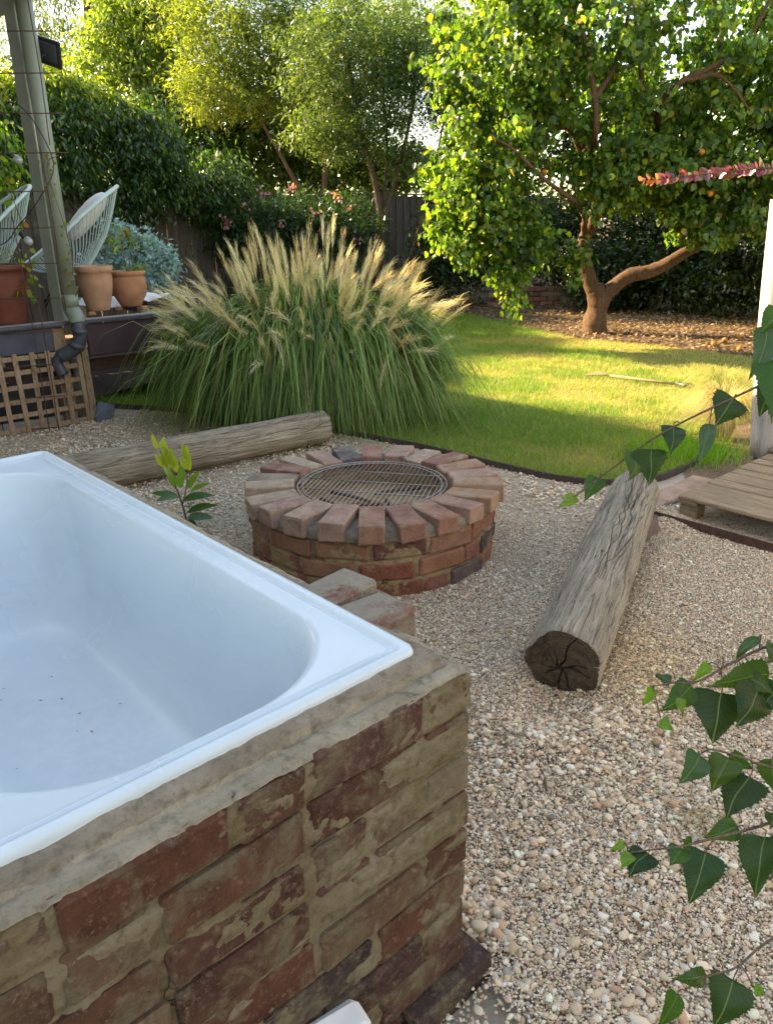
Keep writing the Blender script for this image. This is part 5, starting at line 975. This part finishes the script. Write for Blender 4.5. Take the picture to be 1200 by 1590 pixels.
# ================================================================== BIRCH BRANCHES CLOSE TO THE CAMERA
def birchmat():
    b = NB('birch_leaf'); a = b.n('ShaderNodeAttribute', attribute_name='col').outputs['Color']; uv = b.n('ShaderNodeUVMap', uv_map='UVMap').outputs[0]; s = b.n('ShaderNodeSeparateXYZ', {0: uv})
    x = b.math('ABSOLUTE', b.math('SUBTRACT', s.outputs[0], .5)); y = s.outputs[1]
    mid = b.math('LESS_THAN', x, .014)
    vv = b.math('ABSOLUTE', b.math('SUBTRACT', b.math('FRACT', b.math('MULTIPLY', b.math('SUBTRACT', y, b.math('MULTIPLY', x, .75)), 9.)), .5)); side = b.math('LESS_THAN', vv, .045)
    n = b.noise(b.coord('Object', rnd=True), 60, 4)
    c = b.mix(b.ramp(n, [(.3, (.0,) * 3), (.7, (.5,) * 3)]), a, b.mix(1., a, (.6, .7, .6), 'MULTIPLY')); c = b.mix(b.math('MULTIPLY', side, .13), c, (.12, .20, .06)); c = b.mix(b.math('MULTIPLY', mid, .38), c, (.26, .32, .13))
    h = b.math('SUBTRACT', 1., b.math('MAXIMUM', b.math('MULTIPLY', side, .6), mid)); nr = b.bump(b.math('ADD', h, b.math('MULTIPLY', n, .5)), .25, .001)
    p = b.n('ShaderNodeBsdfPrincipled', {'Base Color': c, 'Roughness': .42, 'Specular IOR Level': .32, 'Normal': nr}); t = b.n('ShaderNodeBsdfTranslucent', {'Color': b.mix(1., c, (1.9, 2.1, .7), 'MULTIPLY')})
    m = b.n('ShaderNodeMixShader', {0: .3, 1: p.outputs[0], 2: t.outputs[0]}); b.t.links.new(m.outputs[0], b.out.inputs[0]); return b.m
M['birch_leaf'] = birchmat()
M['petiole'] = simple('petiole', (.20, .22, .08), .6, 0, .2, 40, .05)
BIRCH = [
  ([(0.5838, 0.9626, 1.3398), (0.4856, 0.9559, 1.2884), (0.4381, 0.9345, 1.2742), (0.3632, 0.9151, 1.2455), (0.3213, 0.922, 1.2158), (0.2738, 0.9131, 1.1817), (0.2288, 0.8859, 1.1606)],
   [((0.4321, 0.9333, 1.2738), (0.4029, 0.9209, 1.236), 0.0427, 0),
    ((0.4006, 0.9264, 1.2461), (0.3886, 0.9085, 1.187), 0.0191, 2),
    ((0.3584, 0.9312, 1.2407), (0.3434, 0.8987, 1.204), 0.0288, 0),
    ((0.3255, 0.9064, 1.2184), (0.3214, 0.9025, 1.17), 0.0362, 0),
    ((0.3101, 0.9102, 1.2111), (0.2903, 0.8868, 1.1792), 0.0285, 1),
    ((0.2688, 0.9173, 1.1779), (0.2469, 0.904, 1.1461), 0.0242, 1),
    ((0.2391, 0.9052, 1.157), (0.2137, 0.8982, 1.1412), 0.0161, 3),
    ((0.4872, 0.9613, 1.3195), (0.4683, 0.915, 1.2365), 0.0512, 1),
    ((0.4782, 0.9754, 1.357), (0.4599, 0.9636, 1.2841), 0.032, 2),
    ((0.4946, 0.9775, 1.3706), (0.4676, 0.9762, 1.3398), 0.0319, 1),
    ((0.4949, 0.9473, 1.2803), (0.4656, 0.9163, 1.2475), 0.032, 0)]),
  ([(0.5059, 0.7241, 1.0765), (0.4153, 0.7253, 1.0461), (0.3596, 0.7048, 1.0341), (0.324, 0.6919, 1.0226), (0.3045, 0.7061, 1.012), (0.2829, 0.7079, 1.0064)],
   [((0.3583, 0.7064, 1.0043), (0.3456, 0.6892, 0.9483), 0.0541, 0),
    ((0.3958, 0.6974, 1.0128), (0.3539, 0.6662, 0.9834), 0.0424, 0),
    ((0.3296, 0.7108, 1.0084), (0.2904, 0.6993, 0.981), 0.0278, 1),
    ((0.2844, 0.7065, 1.0073), (0.278, 0.712, 0.979), 0.0111, 3),
    ((0.3038, 0.7077, 1.011), (0.2911, 0.7253, 1.0096), 0.0125, 2),
    ((0.3424, 0.7084, 1.0354), (0.3263, 0.7121, 1.0109), 0.0117, 3),
    ((0.397, 0.7197, 1.0615), (0.3761, 0.7234, 1.0222), 0.0117, 2),
    ((0.4188, 0.7254, 1.046), (0.3946, 0.7037, 1.0342), 0.0209, 1),
    ((0.3065, 0.6905, 1.0063), (0.3038, 0.6726, 0.9909), 0.0095, 3),
    ((0.2929, 0.6994, 0.971), (0.3057, 0.6925, 0.96), 0.014, 3),
    ((0.4151, 0.7089, 1.0202), (0.3336, 0.6979, 1.0136), 0.0304, 1),
    ((0.3758, 0.7073, 1.0243), (0.4041, 0.6945, 1.0034), 0.0248, 1),
    ((0.4183, 0.6993, 1.0143), (0.3954, 0.6902, 0.9806), 0.0343, 0)]),
  ([(0.4907, 0.6461, 0.9266), (0.3917, 0.6631, 0.9378), (0.3699, 0.6528, 0.953), (0.33, 0.6499, 0.9682), (0.3256, 0.6628, 0.9541)],
   [((0.3251, 0.662, 0.9556), (0.3077, 0.6638, 0.9146), 0.0283, 2),
    ((0.3564, 0.6629, 0.9511), (0.3441, 0.6649, 0.9078), 0.0324, 1),
    ((0.3543, 0.6665, 0.9483), (0.3877, 0.6785, 0.9246), 0.0177, 1),
    ((0.3783, 0.6561, 0.9338), (0.3452, 0.6274, 0.8962), 0.0432, 0),
    ((0.4032, 0.6663, 0.9474), (0.4111, 0.6683, 0.9002), 0.0272, 1),
    ((0.4307, 0.6615, 0.9317), (0.4144, 0.6482, 0.8886), 0.034, 0)]),
  ([(0.4845, 0.6357, 0.9274), (0.3973, 0.6337, 0.8885), (0.3277, 0.6162, 0.8845), (0.2884, 0.6071, 0.8832), (0.2646, 0.6194, 0.8675), (0.2451, 0.6212, 0.8618)],
   [((0.2673, 0.6209, 0.8659), (0.2419, 0.6011, 0.8462), 0.0294, 0),
    ((0.328, 0.624, 0.8659), (0.3087, 0.6062, 0.8105), 0.0415, 0),
    ((0.2967, 0.6142, 0.8786), (0.2762, 0.5922, 0.8699), 0.0224, 1),
    ((0.3634, 0.6321, 0.8856), (0.3323, 0.6439, 0.8614), 0.0241, 1),
    ((0.3802, 0.615, 0.8945), (0.3723, 0.6017, 0.8254), 0.0406, 0),
    ((0.2462, 0.6144, 0.8702), (0.2292, 0.5967, 0.863), 0.0132, 3),
    ((0.2382, 0.6156, 0.8818), (0.2293, 0.6208, 0.8651), 0.0086, 3),
    ((0.3981, 0.637, 0.8973), (0.3828, 0.616, 0.8935), 0.0161, 1),
    ((0.3105, 0.6213, 0.874), (0.2859, 0.6092, 0.8936), 0.0133, 1)]),
  ([(0.4705, 0.582, 0.8419), (0.3854, 0.5761, 0.7925), (0.3404, 0.555, 0.7792), (0.31, 0.5465, 0.7792), (0.292, 0.5536, 0.7499)],
   [((0.3191, 0.5604, 0.7622), (0.273, 0.5547, 0.7661), 0.0176, 1),
    ((0.3456, 0.563, 0.7575), (0.3346, 0.5606, 0.6967), 0.0432, 0),
    ((0.2856, 0.5513, 0.7531), (0.2745, 0.5536, 0.7029), 0.0194, 1),
    ((0.3571, 0.5487, 0.7602), (0.363, 0.5345, 0.7705), 0.009, 3)])]

def birch_leaf(Bp, Tp, W, tone, parent, rnd):
    B_ = np.array(Bp); T_ = np.array(Tp); d = T_ - B_; L_ = np.linalg.norm(d); d /= L_; view = B_ - (np.array([0, 0, 1.48]) - BO); view /= np.linalg.norm(view)
    s = np.cross(d, view); s /= np.linalg.norm(s); yaw = rnd.uniform(-.5, .5); u = np.cross(s, d); s = s * math.cos(yaw) + u * math.sin(yaw); u = np.cross(s, d); W = W / math.cos(yaw)
    pt = .10; N = 34; rows = []; bnd = rnd.uniform(.02, .22); sway = rnd.uniform(-.06, .06)
    prof = [(0, .0), (.02, .45), (.07, .80), (.14, .97), (.22, 1.0), (.34, .95), (.48, .80), (.62, .58), (.75, .36), (.87, .17), (.95, .07), (1, .0)]
    V = []; U = []
    for i in range(N + 1):
        t = i / N; hw = np.interp(t, [p[0] for p in prof], [p[1] for p in prof]) * W / 2
        ser = 1 + (.09, -.01, -.06, .04, -.05)[i % 5] * (1 if 0 < i < N else 0) * rnd.uniform(.5, 1.4); c = B_ + d * L_ * (pt + (1 - pt) * t)
        bend = -u * bnd * L_ * math.sin(t * 2.2) + s * sway * L_ * math.sin(t * 3.1) * (1 if tone != 2 else 1.6)
        for f in (-1, -.5, 0, .5, 1):
            V.append(c + bend + s * hw * f * (ser if abs(f) == 1 else 1) + d * (hw * .18 * abs(f) * (-1)) + u * (abs(f) * hw * .22 + .0015 * math.sin(9 * t + 3 * f))); U.append((.5 + .5 * f * hw / (W / 2 + 1e-6), t))
    F = [(i * 5 + j, i * 5 + j + 1, i * 5 + j + 6, i * 5 + j + 5) for i in range(N) for j in range(4)]
    col = [(.020, .052, .009), (.045, .10, .014), (.045, .095, .045), (.13, .24, .025)][tone]; col = tuple(x * rnd.uniform(.85, 1.15) for x in col)
    obj_np('leaf', np.array(V), np.array(F), M['birch_leaf'], parent, col=np.tile([*col, 1], (len(V), 1)), smooth=True, uv=np.array(U))
    return B_, B_ + d * L_ * pt
bt = empty('birch_tree', (1.45, .70, 0), 0, 'young birch tree whose toothed green leaves hang in from the right', 'birch tree'); BO = np.array([1.45, .70, 0])
m = Acc(); m.tube(curve([(0, 0, -.02), (.02, 0, .8), (0, .02, 1.6), (.03, .03, 2.6)], 20), np.linspace(.03, .014, 20), 10); m.build('trunk', M['bark'], bt, True)
rbx = random.Random(12)
for P_, Lv in BIRCH:
    pts = [tuple(np.array(p) - BO) for p in P_]; z0 = pts[0][2] + .08; q0 = np.array(pts[0]); pts = [(.01, .01, z0), tuple(q0 * .66 + np.array([.01, .01, z0]) * .34), tuple(q0 * .33 + np.array([.01, .01, z0]) * .67)][:1] + [tuple(q0 * .33 + np.array([.01, .01, z0]) * .67), tuple(q0 * .66 + np.array([.01, .01, z0]) * .34)] + pts; m = Acc(); Q_ = curve(pts, 50); m.tube(Q_, np.linspace(.0026, .0007, 50), 6)
    for lf in Lv:
        b0 = np.array(lf[0]) - BO; k = np.argmin(np.linalg.norm(Q_ - b0, axis=1)); q = Q_[k]
        if np.linalg.norm(q - b0) > .002: m.tube([q, (q + b0) / 2 + np.array([0, 0, .002]), b0], .0007, 5)
        e = b0 + (np.array(lf[1]) - np.array(lf[0])) * .11; m.tube([b0, e], .0006, 5)
    br_ = m.build('branch', M['twig_bark'], bt, True)
    for kx in range(9):
        f_ = (kx + .5) / 9; qx = Q_[3 + int(f_ * 20)]; birch_leaf(tuple(qx), tuple(qx + np.array([rbx.uniform(-.02, .02), rbx.uniform(-.02, .02), -rbx.uniform(.05, .07)])), rbx.uniform(.035, .048), rbx.choice([0, 0, 1]), br_, rbx)
    for lf in Lv: birch_leaf(tuple(np.array(lf[0]) - BO), tuple(np.array(lf[1]) - BO), lf[2] * 1.05, lf[3], br_, rbx)

# ================================================================== HOUSE (unseen, outside the frame to the left; placed and sized to shade the gravel)
def hp(s, n, z): p = AX * s + NX * n; return (p[0], p[1], z)
ho = empty('house', hp(7.6, -.45, 0), RZ_A, 'unseen house to the left, its height set to shade the gravel', 'house')
inst('wall', box_mesh('house_wall_mesh', 14.2, 6.0, 5.25, .0, 0, 1, [M['house_wall']]), (1.3, 3.3, 2.6), (0, 0, 0), ho)
inst('added_shade_wall', box_mesh('shade_wall_mesh', .3, 7.5, 3.6, .0, 0, 1, [M['house_wall']]), (-10.4, -2.9, 1.8), (0, 0, 0), ho)  # unseen wall added behind the camera to darken the bath wall face
inst('roof', box_mesh('house_roof_mesh', 14.8, 6.7, .14, .01, 0, 1, [M['roofing']]), (1.3, 3.3, 5.31), (0, 0, 0), ho)
for x in (-3.5, 0, 3.5):
    for z in (1.5, 3.9):
        f = inst('window', box_mesh('window_mesh', 1.3, .06, 1.1, .01, 0, 1, [M['white']]) if (x, z) == (-3.5, 1.5) else bpy.data.meshes['window_mesh'], (x, .28, z), (0, 0, 0), ho)
        inst('pane', box_mesh('pane_mesh', 1.1, .02, .9, 0, 0, 1, [M['glass']]) if (x, z) == (-3.5, 1.5) else bpy.data.meshes['pane_mesh'], (0, -.032, 0), (0, 0, 0), f)
# ---- little things on the gravel
tw = random.Random(3)
for (x, y, lb) in ((.93, 1.42, 'short dark twig lying on the gravel near the lowest birch leaves'), (.42, 1.75, 'thin bent twig on the gravel beside the bath wall'), (1.15, 2.3, 'pale dry twig on the gravel right of the log end')):
    a = tw.uniform(0, 3); d = np.array([math.cos(a), math.sin(a), 0]) * .06; m = Acc(); m.tube(curve([-d, d * .2 + np.array([.006, 0, .004]), d], 8), .0035, 6); o = m.build('twig', M['twig_bark'], None); o.location = (x, y, .022); tag(o, lb, 'twig')
n = 320; P = np.c_[rng.uniform(-.3, 2.1, n), rng.uniform(1.1, 4.2, n), np.full(n, .018)]; s_, t_ = bath_uv(P); P = P[(t_ < -.15) & (np.linalg.norm(P[:, :2] - PIT[:2], axis=1) > .64)]; n = len(P)
tag(leaf_mesh('fallen_leaves', P, rdir(n) * np.array([1, 1, .15]), np.array([0, 0, 1]) + rdir(n) * .35, rng.uniform(.018, .04, n), rng.uniform(.006, .014, n), lerpcol(n, [(.28, .19, .11), (.16, .10, .06), (.42, .34, .2)], [3, 3, 2]), 'straw'), 'scattered small dry leaves lying on the gravel', 'leaves', kind='stuff')
def straw_pile(x, y, r, n, lb):
    P = np.c_[rng.normal(0, r, n), rng.normal(0, r * .5, n), rng.uniform(.0, .02, n)]; o = leaf_mesh('dry_grass', P, rdir(n) * np.array([1, 1, .2]), rdir(n), rng.uniform(.03, .09, n), rng.uniform(.0008, .0016, n), lerpcol(n, [(.34, .26, .15), (.2, .16, .08)], [1, 1]), 'straw'); o.location = (x, y, .02); tag(o, lb, 'dry grass', kind='stuff')
straw_pile(.80, 1.58, .035, 160, 'small tangle of dry grass on the gravel left of the birch leaves'); straw_pile(.28, 2.0, .03, 90, 'wisp of dry grass on the gravel past the bath corner'); straw_pile(-.35, 1.25 + 3.0, .05, 60, 'few dry stalks beside the fire pit')
print('tris', sum(len(p.vertices) - 2 for m_ in bpy.data.meshes for p in m_.polygons) if False else 'done')

n = 18; q = np.c_[rng.uniform(.15, 1.0, n), rng.uniform(.18, .56, n)]; P = np.array([SN(BA, a_, -b_, .432) for a_, b_ in q])
tag(leaf_mesh('bath_debris', P, rdir(n) * np.array([1, 1, .05]), np.array([0, 0, 1]) + rdir(n) * .2, rng.uniform(.004, .012, n), rng.uniform(.002, .005, n), lerpcol(n, [(.10, .07, .045), (.2, .15, .1)], [3, 2]), 'straw'), 'tiny dry leaf specks lying in the bottom of the bathtub', 'debris', kind='stuff')
